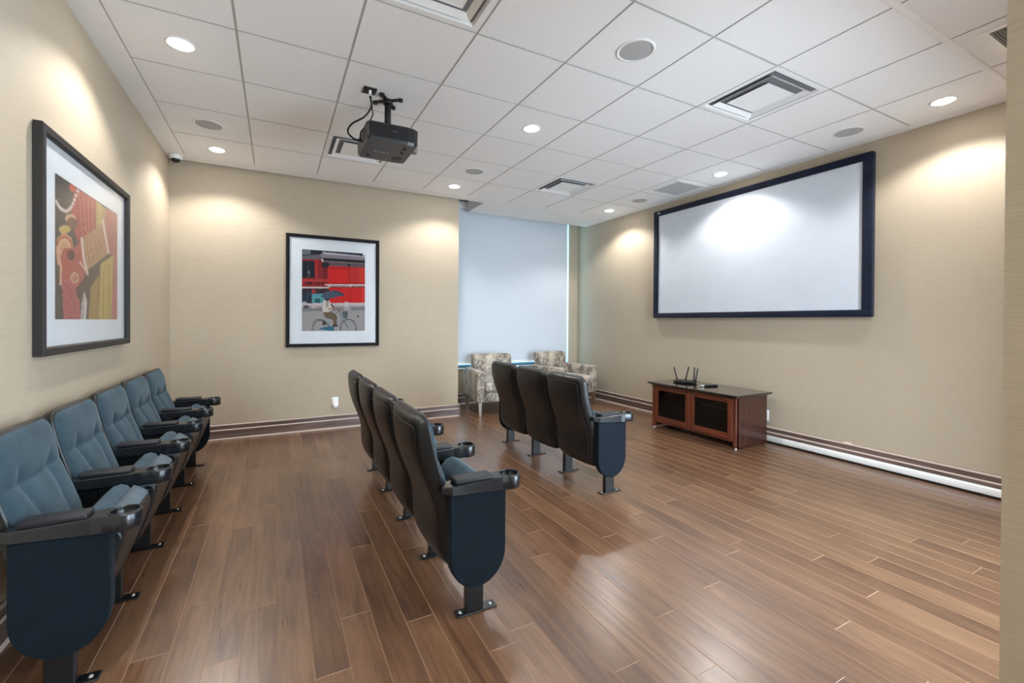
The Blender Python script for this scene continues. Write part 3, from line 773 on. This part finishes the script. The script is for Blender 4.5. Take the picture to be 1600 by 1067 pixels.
p.ell(166, 590, 26, 36, (92, 40, 40)); p.ell(185, 740, 30, 40, (206, 118, 96)); p.ring(185, 740, 22, 30, 8, (226, 172, 148))
for k in range(16): p.ell(78+2.6*k if k < 8 else 99-1*(k-8), 540+18*k*0.9, 9, 9, (234, 176, 140))
p.poly([(100, 720), (180, 800), (215, 900), (215, 1025), (105, 1025)], (184, 76, 82)); p.speck((p.X > 95) & (p.X < 215) & (p.Y > 700), 34)
p.poly([(240, 480), (380, 380), (412, 580), (270, 690)], (196, 140, 96)); p.speck((p.X > 245) & (p.X < 405) & (p.Y > 400) & (p.Y < 690), 36)
for k in range(5): p.line([(262+26*k, 490-20*k), (290+26*k, 660-26*k)], 3, (150, 96, 62))
p.line([(238, 480), (246, 600), (270, 715)], 16, (240, 214, 198)); p.line([(376, 365), (392, 470), (408, 575)], 16, (240, 210, 192))
for k in range(10): p.ell(225+5*k, 640+8*k, 7, 8, (236, 190, 172))
p.poly([(215, 790), (400, 620), (360, 760), (300, 900), (262, 1025), (215, 1025)], (84, 56, 50))
p.poly([(245, 830), (262, 900), (252, 1025), (216, 1025), (228, 900)], (230, 214, 208)); p.line([(240, 860), (228, 1020)], 6, (150, 110, 110))
p.poly([(290, 800), (345, 720), (335, 1025), (268, 1025)], (180, 138, 66)); p.poly([(355, 650), (440, 590), (420, 1025), (335, 1025)], (206, 172, 78))
for k in range(4): p.line([(300+36*k, 800-50*k), (285+40*k, 1020)], 4, (150, 112, 46))
p.poly([(440, 590), (475, 560), (470, 1025), (418, 1025)], (196, 104, 98)); p.speck((p.X > 420) & (p.Y > 560), 30)
p.speck(p.Y > 0, 8); p.c = p.c*0.88+26
fr = empty('framed_photograph', (XL, 3.378, 1.656)); tag(fr, 'large grey-framed close-up photo of red and gold jewellery', 'picture')
frame_build(fr, 0.665, 0.531, 0.040, 0.040, M['frame_grey'], 'left')
print_object(p, lambda u, v: (0.0150, 2.905-3.378+(3.848-2.905)*u, 2.007-1.656-(2.007-1.295)*v), fr)

# ------------------------------------------------------------------ wall outlets, raceway
def outlet(name, loc, rz, label, adapter=True):
    t = empty(name, loc, rz); tag(t, label, 'outlet')
    MB().bbox((-0.036, -0.007, -0.058), (0.036, 0.0, 0.058), 0.003).build('cover_plate', M['white'], t)
    MB().bbox((-0.017, -0.010, -0.034), (0.017, -0.006, 0.034), 0.002).build('socket', M['white'], t)
    if adapter:
        MB().bbox((-0.022, -0.045, -0.062), (0.022, -0.010, -0.012), 0.005).build('plug', M['white'], t)
outlet('wall_outlet', (0.632, YB, 0.318), 0, 'white wall outlet with a plug in it under the cyclist photo')
outlet('wall_outlet', (XR, 2.955, 0.28), -math.pi/2, 'white wall outlet half hidden behind the media cabinet', False)
rw = empty('cable_raceway', (XR, 0, 0)); tag(rw, 'long white cable raceway along the foot of the screen wall', 'raceway')
MB().bbox((-0.062, 0.45, 0.018), (-0.017, 2.96, 0.072), 0.006).build('cover', M['white'], rw)
MB().box((-0.058, 0.46, 0.006), (-0.026, 2.95, 0.018)).build('base_strip', M['blackmatt'], rw)  # black strip standing in for the shade in the gap under the cover
mb = MB().add([(0, 0, 0), (-0.010, 0.06, 0.002), (-0.016, 0.085, 0.012), (-0.004, 0.05, 0.022), (-0.002, 0.01, 0.018), (0.004, 0.04, 0.010)], [(0, 1, 5), (1, 2, 5), (2, 3, 5), (3, 4, 5), (4, 0, 5), (0, 4, 3, 2, 1)])
o = mb.build('paper_scrap', plain('torn_paper', srgb(226, 204, 184), 0.8), loc=(XR-0.012, 2.125, 0.158)); tag(o, 'tiny torn cream paper scrap on the right baseboard edge', 'scrap')

# ------------------------------------------------------------------ media cabinet and what stands on it
cx0, cx1, cy0, cy1, chh = 4.150, 4.665, 2.868, 3.985, 0.540
mc = empty('media_cabinet', ((cx0+cx1)/2, (cy0+cy1)/2, 0)); tag(mc, 'low cherry media cabinet with two smoked glass doors', 'cabinet')
ox, oy = (cx0+cx1)/2, (cy0+cy1)/2
def L(a): return (a[0]-ox, a[1]-oy, a[2])
def cbox(name, a, b, m, par=mc, r=0.003): return MB().bbox(L(a), L(b), r, 1, smooth=False).build(name, m, par)
cbox('side_panel', (cx0+0.02, cy0, 0.012), (cx1, cy0+0.022, chh-0.018), M['mahog'])
cbox('side_panel', (cx0+0.02, cy1-0.022, 0.012), (cx1, cy1, chh-0.018), M['mahog'])
cbox('corner_post', (cx0, cy0, 0.012), (cx0+0.045, cy0+0.034, chh-0.018), M['cherry'])
cbox('corner_post', (cx0, cy1-0.034, 0.012), (cx0+0.045, cy1, chh-0.018), M['cherry'])
cbox('back_panel', (cx1-0.012, cy0+0.022, 0.08), (cx1-0.002, cy1-0.022, chh-0.018), M['mahog'])
cbox('floor_panel', (cx0+0.03, cy0+0.022, 0.088), (cx1-0.012, cy1-0.022, 0.106), M['mahog'])
cbox('shelf', (cx0+0.06, cy0+0.022, 0.300), (cx1-0.012, cy1-0.022, 0.314), M['mahog'])
cbox('bottom_rail', (cx0+0.004, cy0+0.034, 0.070), (cx0+0.026, cy1-0.034, 0.088), M['cherry_h'])
cbox('top', (cx0-0.052, cy0-0.042, chh-0.002), (cx1+0.028, cy1+0.036, chh+0.018), M['cabtop'], r=0.005)
cbox('top_moulding', (cx0-0.016, cy0-0.012, chh-0.018), (cx1+0.004, cy1+0.012, chh-0.002), M['mahog'])
for fx in (cx0+0.022, cx1-0.03):
    for fy in (cy0+0.017, cy1-0.017):
        MB().lathe([(0.0, 0.0), (0.014, 0.0), (0.014, 0.012), (0.0, 0.012)], 14, c=(fx-ox, fy-oy, 0)).build('glide', M['white'] if fx < ox else M['black'], mc)
for da, db, knob in ((3.433, cy1-0.036, 3.470), (cy0+0.036, 3.428, 3.391)):
    d = empty('door', (0, 0, 0)); d.parent = mc
    z0_, z1_ = 0.090, chh-0.022; st = 0.058
    def dbox(nm, a, b, m): return MB().bbox(L(a), L(b), 0.003, 1, smooth=False).build(nm, m, d)
    dbox('stile', (cx0-0.004, da, z0_), (cx0+0.016, da+st, z1_), M['cherry']); dbox('stile', (cx0-0.004, db-st, z0_), (cx0+0.016, db, z1_), M['cherry'])
    dbox('rail', (cx0-0.004, da+st, z1_-0.052), (cx0+0.016, db-st, z1_), M['cherry_h']); dbox('rail', (cx0-0.004, da+st, z0_), (cx0+0.016, db-st, z0_+0.062), M['cherry_h'])
    dbox('glass_pane', (cx0+0.004, da+st-0.004, z0_+0.058), (cx0+0.008, db-st+0.004, z1_-0.048), M['smoked'])
    MB().bbox(L((cx0-0.018, knob-0.010, 0.486)), L((cx0-0.004, knob+0.010, 0.496)), 0.003).build('knob', M['black'], d)
rv = empty('av_receiver', (4.36, 3.19, 0.314)); tag(rv, 'black receiver behind the right smoked glass door', 'receiver')
MB().bbox((-0.15, -0.20, 0.012), (0.17, 0.20, 0.135), 0.006).build('chassis', M['black'], rv)
MB().bbox((-0.153, -0.19, 0.060), (-0.149, 0.13, 0.078), 0.001).build('display_strip', M['silver'], rv)
for sx in (-0.12, 0.13):
    for sy in (-0.16, 0.16): MB().lathe([(0, 0), (0.015, 0), (0.015, 0.013), (0, 0.013)], 10, c=(sx, sy, 0)).build('foot', M['blackmatt'], rv)
zt = chh+0.018
rr = empty('wifi_router', (4.43, 3.735, zt), math.radians(8)); tag(rr, 'black router with four upright antennas on the media cabinet', 'router')
out = [(-0.10, -0.07), (-0.055, -0.135), (0.055, -0.135), (0.10, -0.07), (0.10, 0.07), (0.055, 0.135), (-0.055, 0.135), (-0.10, 0.07)]
mb = MB(); n = 8
vs = [(x*0.86, y*0.9, 0.006) for x, y in out]+[(x, y, 0.018) for x, y in out]+[(x*0.55, y*0.6, 0.034) for x, y in out]
for k in range(2): mb.add(vs, [(k*n+i, k*n+(i+1) % n, (k+1)*n+(i+1) % n, (k+1)*n+i) for i in range(n)])
mb.add(vs, [tuple(range(n)), tuple(range(2*n, 3*n))]).build('housing', M['black'], rr)
fm = MB()
for sx in (-0.06, 0.06):
    for sy in (-0.09, 0.09): fm.lathe([(0, 0), (0.008, 0), (0.008, 0.007), (0, 0.007)], 10, c=(sx, sy, 0))
fm.build('feet', M['blackmatt'], rr)
for bx_, by_, tx, ty, tz in ((0.03, 0.120, 0.02, 0.165, 0.175), (0.085, 0.045, 0.09, 0.005, 0.190), (0.085, -0.065, 0.085, -0.075, 0.190), (0.03, -0.120, 0.02, -0.155, 0.185)):
    MB().tube([(bx_, by_, 0.014), (bx_+(tx-bx_)*0.12, by_+(ty-by_)*0.12, 0.036), (tx, ty, tz)], [0.010, 0.009, 0.008], 8).build('antenna', M['black'], rr)
rc = empty('remote_control', (4.44, 3.385, zt), math.radians(-14)); tag(rc, 'black remote control with a silver end on the cabinet', 'remote')
MB().bbox((-0.10, -0.022, 0.0), (0.085, 0.022, 0.020), 0.008, 2).build('body', M['black'], rc)
MB().bbox((-0.125, -0.021, 0.002), (-0.092, 0.021, 0.022), 0.008, 2).build('end_cap', M['silver'], rc)
kb = MB()
for i in range(5):
    for j in range(3): kb.bbox((-0.07+0.03*i, -0.014+0.011*j, 0.0195), (-0.055+0.03*i, -0.008+0.011*j, 0.022), 0.001, 1)
kb.build('buttons', M['projb'], rc)

# ------------------------------------------------------------------ theatre seats
PITCH = 0.525
Ff = spline_table([(0.185, -0.072), (0.30, -0.098), (0.40, -0.108), (0.49, -0.124), (0.57, -0.150), (0.67, -0.181), (0.72, -0.194), (0.82, -0.216), (0.885, -0.228)])
Rr = spline_table([(0.185, -0.120), (0.26, -0.160), (0.33, -0.166), (0.404, -0.164), (0.48, -0.178), (0.554, -0.208), (0.64, -0.240), (0.72, -0.262), (0.80, -0.270), (0.885, -0.268)])
ZT0, ZT1 = 0.185, 0.885
def half_w(z, W, zt, rc, zb, rb):
    if z > zt-rc: w = W-rc+math.sqrt(max(0, rc*rc-(z-(zt-rc))**2))
    elif z < zb+rb: w = W-rb+math.sqrt(max(0, rb*rb-(zb+rb-z)**2))
    else: w = W
    return w
def shell_mesh():
    nu, nv = 29, 44; vs = []; fs = []
    zsn = []
    for j in range(nv):
        t = j/(nv-1); t = 0.5-0.5*math.cos(math.pi*t)*(1-0.0); t = 0.55*t+0.45*j/(nv-1)
        zsn.append(ZT0+(ZT1-ZT0)*t)
    for z in zsn:
        W = 0.247 - 0.010*sstep(0.45, 0.2, z)
        w = half_w(z, W, ZT1+0.0005, 0.060, ZT0-0.0005, 0.05)
        f_, r_ = Ff(z), Rr(z)
        e = min(1.0, max(0.0, (ZT1-z)/0.045)); thick = (r_-f_)*math.sqrt(max(0.0, 1-(1-e)**2))*1.0
        e2 = min(1.0, max(0.0, (z-ZT0)/0.05)); thick *= 0.35+0.65*math.sqrt(max(0.0, 1-(1-e2)**2))
        for i in range(nu):
            q = -1+2*i/(nu-1); s = math.copysign(abs(q)**0.72, q); y = w*s
            g = (1-abs(s)**7)**(1/2.4) if abs(s) < 1 else 0.0
            d = min(w-abs(y), ZT1-z, (z-ZT0)+0.02)
            groove = 0.0045*sstep(0.030, 0.040, d)
            belly = 0.012*(1-s*s)
            vs.append((f_ + thick*g - belly*(0 if thick == 0 else 1)*g + groove, y, z))
    for j in range(nv-1):
        for i in range(nu-1):
            fs.append((j*nu+i, j*nu+i+1, (j+1)*nu+i+1, (j+1)*nu+i))
    n0 = len(vs)
    for j, z in enumerate(zsn):       # flat front closing face, pulled slightly back
        for i in (0, nu-1):
            vs.append((Ff(z)+0.010, vs[j*nu+i][1], z))
    for j in range(nv-1):
        a, b = n0+2*j, n0+2*j+2
        fs.append((a, a+1, b+1, b)); fs.append((j*nu, (j+1)*nu, b, a)); fs.append((j*nu+nu-1, a+1, b+1, (j+1)*nu+nu-1))
    fs.append(tuple([n0]+[i for i in range(nu)]+[n0+1])); fs.append(tuple([n0+2*(nv-1)]+[(nv-1)*nu+i for i in range(nu)]+[n0+2*(nv-1)+1]))
    return MB().add(vs, fs, 0, True).mesh('back_shell', M['plastic'])
def shell_x(y, z):
    W = 0.247 - 0.010*sstep(0.45, 0.2, z); w = half_w(z, W, ZT1+0.0005, 0.060, ZT0-0.0005, 0.05); s = min(0.999, abs(y)/w)
    e = min(1.0, max(0.0, (ZT1-z)/0.045)); th = (Rr(z)-Ff(z))*math.sqrt(max(0.0, 1-(1-e)**2))
    e2 = min(1.0, max(0.0, (z-ZT0)/0.05)); th *= 0.35+0.65*math.sqrt(max(0.0, 1-(1-e2)**2))
    g = (1-s**7)**(1/2.4); return Ff(z)+th*g-0.012*(1-s*s)*g
def bead_mesh():
    pts = []
    yy, zt2 = 0.200, ZT1-0.052
    for k in range(24): pts.append((-yy, 0.26+(zt2-0.03-0.26)*k/23))
    for k in range(1, 6):
        a = math.pi-math.pi/2*k/6; pts.append((-yy+0.03+0.03*math.cos(a), zt2-0.03+0.03*math.sin(a)))
    for k in range(13): pts.append((-yy+0.03+(2*yy-0.06)*k/12, zt2))
    for k in range(1, 6):
        a = math.pi/2-math.pi/2*k/6; pts.append((yy-0.03+0.03*math.cos(a), zt2-0.03+0.03*math.sin(a)))
    for k in range(24): pts.append((yy, zt2-0.03-(zt2-0.03-0.26)*k/23))
    return MB().tube([(shell_x(y, z)+0.0044, y, z) for y, z in pts], 0.0028, 6).mesh('panel_seam', M['plastic'])
def back_cushion_mesh():
    nu, nv = 45, 60; vs = []; fs = []; zb, zt_ = 0.335, 0.876; zseam = 0.697
    for j in range(nv):
        z = zb+(zt_-zb)*j/(nv-1)
        w = half_w(z, 0.239, zt_+0.0005, 0.055, zb-0.0005, 0.03)
        e = min(1.0, (zt_-z)/0.05); et = math.sqrt(max(0.0, 1-(1-e)**2)); e2 = min(1.0, (z-zb)/0.04); et *= math.sqrt(max(0.0, 1-(1-e2)**2))
        for i in range(nu):
            s = -1+2*i/(nu-1); y = w*s; g = (1-abs(s)**3.5)**(1/1.8) if abs(s) < 1 else 0.0
            th = 0.024
            ty = 0.112
            tufty = ty if z < zseam else ty+0.02*sstep(zseam, 0.80, z)
            if z < zseam: tufty = ty-0.035*sstep(zseam, 0.42, z)
            seam = math.exp(-((z-zseam)/0.007)**2)*0.008 + math.exp(-((z-zseam)/0.035)**2)*0.008
            seam *= 1.0-0.35*sstep(ty, 0.236, abs(y))
            fade = (1-sstep(zseam, 0.79, z)) if z >= zseam else (1-0.75*sstep(zseam, 0.40, z))
            crease = (math.exp(-((abs(y)-tufty)/0.010)**2)*0.008 + math.exp(-((abs(y)-tufty)/0.035)**2)*0.010)*fade
            puff = 0.007*math.sin(math.pi*min(1, max(0, (z-zseam)/(zt_-zseam)))) if z > zseam else 0.010*math.sin(math.pi*min(1, (zseam-z)/(zseam-zb)))
            low = 0.0025*math.exp(-((z-0.475)/0.006)**2)
            x = Ff(z)+0.0115+max(0.003, th+puff-seam-crease-low)*g*et
            vs.append((x, y, z))
    for j in range(nv-1):
        for i in range(nu-1): fs.append((j*nu+i, j*nu+i+1, (j+1)*nu+i+1, (j+1)*nu+i))
    return MB().add(vs, fs, 0, True).mesh('back_cushion', M['velvet'])
def seat_loft(profile, hw, seg, rend, name, mat, taper=None, rz=0.12):
    """profile in (x,z); swept along y with rounded ends"""
    pr = [Vector((a, 0, b)) for a, b in profile]; c = sum(pr, Vector())/len(pr); vs = []; fs = []; n = len(pr)
    ys = []
    for k in range(seg+1):
        a = math.pi*k/seg - math.pi/2
        ys.append(math.sin(a))
    ys = [-1]+[-1+rz*(1-math.cos(math.pi/2*k/6)) for k in range(1, 7)]+[-0.4, 0, 0.4]+[1-rz*(1-math.cos(math.pi/2*k/6)) for k in range(6, 0, -1)]+[1]
    for t in ys:
        e = max(0.0, (abs(t)-1+rz)/rz); sc = 1-rend*(1-math.sqrt(max(0.0, 1-e*e)))
        for q in pr:
            v = c+(q-c)*sc
            y = hw*t
            if taper: y *= taper(v.z)
            vs.append((v.x, y, v.z))
    m = len(ys)
    for j in range(m-1):
        for i in range(n): fs.append((j*n+i, j*n+(i+1) % n, (j+1)*n+(i+1) % n, (j+1)*n+i))
    fs.append(tuple(range(n))); fs.append(tuple(range((m-1)*n, m*n)))
    return MB().add(vs, fs, 0, True).mesh(name, mat)
cush = [(0.086, 0.540), (0.074, 0.558), (0.052, 0.567), (0.026, 0.560), (-0.004, 0.530), (-0.030, 0.485), (-0.046, 0.435), (-0.054, 0.370), (-0.050, 0.300), (-0.034, 0.252), (-0.008, 0.234), (0.016, 0.29), (0.050, 0.42)]
boxg = [(0.088, 0.543), (0.118, 0.525), (0.136, 0.508), (0.142, 0.492), (0.130, 0.478), (0.050, 0.420), (0.056, 0.432)]
shl = [(0.138, 0.502), (0.149, 0.480), (0.147, 0.450), (0.124, 0.370), (0.096, 0.290), (0.066, 0.215), (0.042, 0.196), (0.006, 0.212), (-0.002, 0.240), (0.024, 0.31), (0.064, 0.43), (0.108, 0.508)]
SM = {}
SM['shell'] = shell_mesh(); SM['bead'] = bead_mesh(); SM['backc'] = back_cushion_mesh()
SM['seatc'] = seat_loft(cush, 0.216, 20, 0.42, 'seat_cushion', M['velvet'], rz=0.34)
SM['boxing'] = seat_loft(boxg, 0.211, 20, 0.10, 'seat_boxing', M['boxing'])
SM['seats'] = seat_loft(shl, 0.212, 20, 0.10, 'seat_shell', M['plastic'], taper=lambda z: 0.80+0.20*sstep(0.2, 0.48, z))
for q in (-1,):
    pass
SM['post'] = MB().bbox((-0.052, -0.018, 0.006), (0.032, 0.018, 0.535), 0.004, 1, smooth=False).mesh('post', M['steel'])
SM['plate'] = MB().bbox((-0.098, -0.027, 0.0), (0.098, 0.027, 0.008), 0.004, 1, smooth=False).mesh('foot_plate', M['steel'])
SM['bolt'] = MB().lathe([(0.0, 0.014), (0.006, 0.0135), (0.009, 0.008)], 10).mesh('bolt', M['bolt'])
SM['bracket'] = MB().bbox((-0.14, -0.012, 0.30), (0.02, 0.012, 0.53), 0.006, 1, smooth=False).mesh('side_bracket', M['steel'])
def panel_mesh():
    pts = [(-0.134, 0.545), (-0.134, 0.270)]
    for k in range(1, 16):
        a = math.pi+math.pi*k/16; pts.append((0.134*math.cos(a), 0.270+0.150*math.sin(a)))
    pts += [(0.134, 0.270), (0.134, 0.535)]
    mb = MB(); n = len(pts); c = (0, 0.33)
    rings = [(0.97, -0.034), (1.0, -0.030), (1.0, 0.016), (0.97, 0.020)]
    vs = [(p_[0]*s_, y_, c[1]+(p_[1]-c[1])*s_) for s_, y_ in rings for p_ in pts]
    for k in range(3): mb.add(vs, [(k*n+i, k*n+(i+1) % n, (k+1)*n+(i+1) % n, (k+1)*n+i) for i in range(n)])
    mb.add(vs, [tuple(range(n)), tuple(range(3*n, 4*n))]); return mb.mesh('end_panel', M['panel'])
SM['panel'] = panel_mesh()
CUPX = 0.166
def arm_mesh():
    R = 0.053; hr = 0.0435
    side = [(-0.168, 0.018), (-0.126, 0.041), (0.080, 0.041), (0.112, 0.046)]
    arc = [(CUPX+R*math.cos(a), R*math.sin(a)) for a in [math.radians(120-240*k/20) for k in range(21)]]
    out = side + arc + [(x, -y) for x, y in reversed(side)]
    hole = [(CUPX+hr*math.cos(2*math.pi*k/24), hr*math.sin(2*math.pi*k/24)) for k in range(24)]
    bm = bmesh.new(); n = len(out); c = -0.0
    def ring(d, z, lift):
        vs = []
        for x, y in out:
            L_ = math.hypot(x-(CUPX if x > 0.1 else x), y) or 1
            yy = y-math.copysign(min(d, abs(y)), y) if x < 0.11 else y*(1-d/R)
            xx = x+d if x < -0.16 else (CUPX+(x-CUPX)*(1-d/R) if x > 0.11 else x)
            t = sstep(-0.09, -0.15, x)
            vs.append(bm.verts.new((xx, yy, z+lift*t)))
        return vs
    rings = [ring(0.005, 0.530, 0.022), ring(0.0, 0.535, 0.020), ring(0.0, 0.587, -0.007), ring(0.004, 0.592, -0.008)]
    for p_, q_ in zip(rings, rings[1:]):
        for i in range(n):
            fc = bm.faces.new((p_[i], p_[(i+1) % n], q_[(i+1) % n], q_[i])); fc.smooth = 4 <= i < 25
    bm.faces.new(list(reversed(rings[0])))
    hv = [bm.verts.new((x, y, 0.592)) for x, y in hole]
    lo = [bm.verts.new((x, y, 0.546)) for x, y in hole]
    he = [bm.edges.new((hv[i], hv[(i+1) % 24])) for i in range(24)]
    oe = [bm.edges.get((rings[3][i], rings[3][(i+1) % n])) for i in range(n)]
    bmesh.ops.triangle_fill(bm, use_beauty=True, use_dissolve=False, edges=he+oe)
    for i in range(24): bm.faces.new((hv[i], hv[(i+1) % 24], lo[(i+1) % 24], lo[i]))
    bm.faces.new(lo)
    bmesh.ops.recalc_face_normals(bm, faces=bm.faces)
    me = bpy.data.meshes.new('armrest'); bm.to_mesh(me); bm.free(); me.materials.append(M['arm']); return me
SM['arm'] = arm_mesh()
SM['pad'] = MB().bbox((-0.112, -0.0405, 0.588), (0.072, 0.0405, 0.609), 0.009, 3).mesh('arm_pad', M['pad'])
SM['cup'] = MB().lathe([(0.0, 0.5475), (0.041, 0.5475), (0.0425, 0.590), (0.0430, 0.5945), (0.0475, 0.5945), (0.049, 0.591)], 32, c=(CUPX, 0, 0)).mesh('cup_liner', M['arm'])
def put(mesh, parent, loc=(0, 0, 0), name=None):
    o = bpy.data.objects.new(name or mesh.name.split('.')[0], mesh); o.location = loc; return link(o, parent)
def standard(t, y, end=0):
    """post, foot and armrest at local y; end = -1/+1 adds the covered end panel on that side"""
    put(SM['post'], t, (0, y, 0))
    fp = put(SM['plate'], t, (0, y, 0))
    for bx_ in (-0.075, 0.070): put(SM['bolt'], fp, (bx_, 0, 0))
    a = put(SM['arm'], t, (0, y, 0)); put(SM['pad'], a); put(SM['cup'], a)
    if end:
        o = put(SM['panel'], t, (0, y, 0))
        if end > 0: o.rotation_euler = (0, 0, math.pi)
    else:
        put(SM['bracket'], t, (0, y, 0))
def theatre_seat(x, y, label, group, first, last):
    t = empty('theatre_seat', (x, y, 0)); tag(t, label, 'theatre seat', group)
    sh = put(SM['shell'], t); put(SM['bead'], sh); put(SM['backc'], t); put(SM['seatc'], t); put(SM['boxing'], t); put(SM['seats'], t)
    standard(t, -PITCH/2, -1 if first else 0)
    if last: standard(t, PITCH/2, 1)
    return t
def row(x, y0, labels, group):
    n = len(labels)
    for k, lb_ in enumerate(labels):
        theatre_seat(x, y0+PITCH*(k+0.5), lb_, group, k == 0, k == n-1)
row(-0.661, 2.083, ['blue velvet theatre seat against the left wall, nearest the camera', 'blue velvet theatre seat, second from the camera along the left wall', 'blue velvet theatre seat in the middle of the left wall row', 'blue velvet theatre seat, second from the back corner along the left wall', 'blue velvet theatre seat at the back corner end of the left wall row'], 'theatre seats along the left wall')
row(0.800, 1.803, ['theatre seat seen from behind with full navy end panel, nearest of the middle row', 'theatre seat second nearest of four in the middle row', 'theatre seat third from the camera in the middle row of four', 'theatre seat farthest back in the middle row, near the wall outlet'], 'theatre seats in the middle row of four')
row(2.262, 2.596, ['theatre seat with navy end panel nearest the camera in the front row of three', 'centre theatre seat of the three in front of the armchairs', 'theatre seat nearest the armchairs in the front row of three'], 'theatre seats in the front row of three')

# ------------------------------------------------------------------ armchairs (local: facing -y, origin at front centre on the floor)
def puffy(a, b, r, bulge=0.0, axis=2):
    bm = bmesh.new(); bmesh.ops.create_cube(bm, size=1.0)
    c = Vector([(a[i]+b[i])/2 for i in range(3)]); d = [abs(b[i]-a[i]) for i in range(3)]
    bmesh.ops.bevel(bm, geom=list(bm.edges), offset=0.0001, segments=1, affect='EDGES'); bm.free()
    mb = MB().bbox(a, b, r, 4)
    if bulge:
        h = [x/2 for x in d]
        out = []
        for v in mb.v:
            q = [(v[i]-c[i])/h[i] for i in range(3)]
            u = [q[i] for i in range(3) if i != axis]; g = max(0, 1-u[0]**2)*max(0, 1-u[1]**2)
            v = list(v); v[axis] += math.copysign(bulge*g, q[axis]) if abs(q[axis]) > 0.3 else 0
            out.append(tuple(v))
        mb.v = out
    return mb
def subdiv_box(a, b, n, r, bulge, axis, name, mat, parent, shear=0.0):
    """rounded, gently bulging cushion with a subdivided surface"""
    vs = []; fs = []; c = [(a[i]+b[i])/2 for i in range(3)]; h = [abs(b[i]-a[i])/2 for i in range(3)]
    mb = MB()
    for ax in range(3):
        for sg in (-1, 1):
            base = len(mb.v); o1, o2 = [i for i in range(3) if i != ax]; pts = []
            for i in range(n+1):
                for j in range(n+1):
                    q = [0, 0, 0]; q[ax] = sg; q[o1] = -1+2*i/n; q[o2] = -1+2*j/n
                    p_ = [q[k]*h[k] for k in range(3)]
                    inner = [max(-(h[k]-r), min(h[k]-r, p_[k])) for k in range(3)]
                    dv = Vector([p_[k]-inner[k] for k in range(3)])
                    if dv.length > 1e-9: dv = dv.normalized()*r
                    p_ = [inner[k]+dv[k] for k in range(3)]
                    u = [p_[k]/h[k] for k in range(3)]; oth = [u[k] for k in range(3) if k != axis]
                    g = max(0, 1-oth[0]**2)*max(0, 1-oth[1]**2)
                    p_[axis] += bulge*g*(u[axis])
                    w_ = [c[k]+p_[k] for k in range(3)]
                    w_[1] += shear*(w_[2]-a[2])
                    pts.append(tuple(w_))
            fs = []
            for i in range(n):
                for j in range(n): fs.append((i*(n+1)+j, (i+1)*(n+1)+j, (i+1)*(n+1)+j+1, i*(n+1)+j+1))
            mb.add(pts, fs, 0, True)
    me = mb.mesh(name, mat); bm = bmesh.new(); bm.from_mesh(me); bmesh.ops.remove_doubles(bm, verts=bm.verts, dist=1e-5); bmesh.ops.recalc_face_normals(bm, faces=bm.faces)
    for f in bm.faces: f.smooth = True
    bm.to_mesh(me); bm.free()
    o = bpy.data.objects.new(name, me); return link(o, parent)
def armchair(x, y, phi, label):
    t = empty('armchair', (x, y, 0), phi); tag(t, label, 'armchair', 'streaked velour armchairs by the window')
    W2 = 0.41; aw = 0.115
    for sg in (-1, 1):
        a0, a1 = sorted((sg*W2, sg*(W2-aw)))
        subdiv_box((a0, 0.0, 0.175), (a1, 0.70, 0.605), 10, 0.025, 0.006, 0, 'arm', M['hide'], t)
    subdiv_box((-W2+aw, 0.03, 0.175), (W2-aw, 0.70, 0.315), 8, 0.02, 0.0, 2, 'seat_base', M['hide'], t)
    subdiv_box((-W2+aw+0.004, -0.01, 0.315), (W2-aw-0.004, 0.56, 0.455), 14, 0.04, 0.020, 2, 'seat_cushion', M['hide'], t)
    subdiv_box((-W2+aw-0.012, 0.50, 0.30), (W2-aw+0.012, 0.66, 0.805), 14, 0.035, 0.020, 1, 'back_cushion', M['hide'], t, shear=0.16)
    subdiv_box((-W2, 0.655, 0.175), (W2, 0.74, 0.600), 8, 0.02, 0.0, 1, 'back_frame', M['hide'], t)
    for lx in (-W2+0.05, W2-0.05):
        for ly, s in ((0.045, -1), (0.68, 1)):
            mb = MB(); a, b = 0.026, 0.016
            vs = [(lx-b, ly-b+s*0.02, 0), (lx+b, ly-b+s*0.02, 0), (lx+b, ly+b+s*0.02, 0), (lx-b, ly+b+s*0.02, 0), (lx-a, ly-a, 0.18), (lx+a, ly-a, 0.18), (lx+a, ly+a, 0.18), (lx-a, ly+a, 0.18)]
            mb.add(vs, [(0, 3, 2, 1), (4, 5, 6, 7), (0, 1, 5, 4), (1, 2, 6, 5), (2, 3, 7, 6), (3, 0, 4, 7)]).build('leg', M['legwood'], t)
    return t
armchair(2.830, 5.390, math.radians(-7.5), 'cream and grey streaked armchair at the left of the window blind')
armchair(4.140, 5.420, math.radians(13), 'cream and grey streaked armchair in the right corner by the blind')
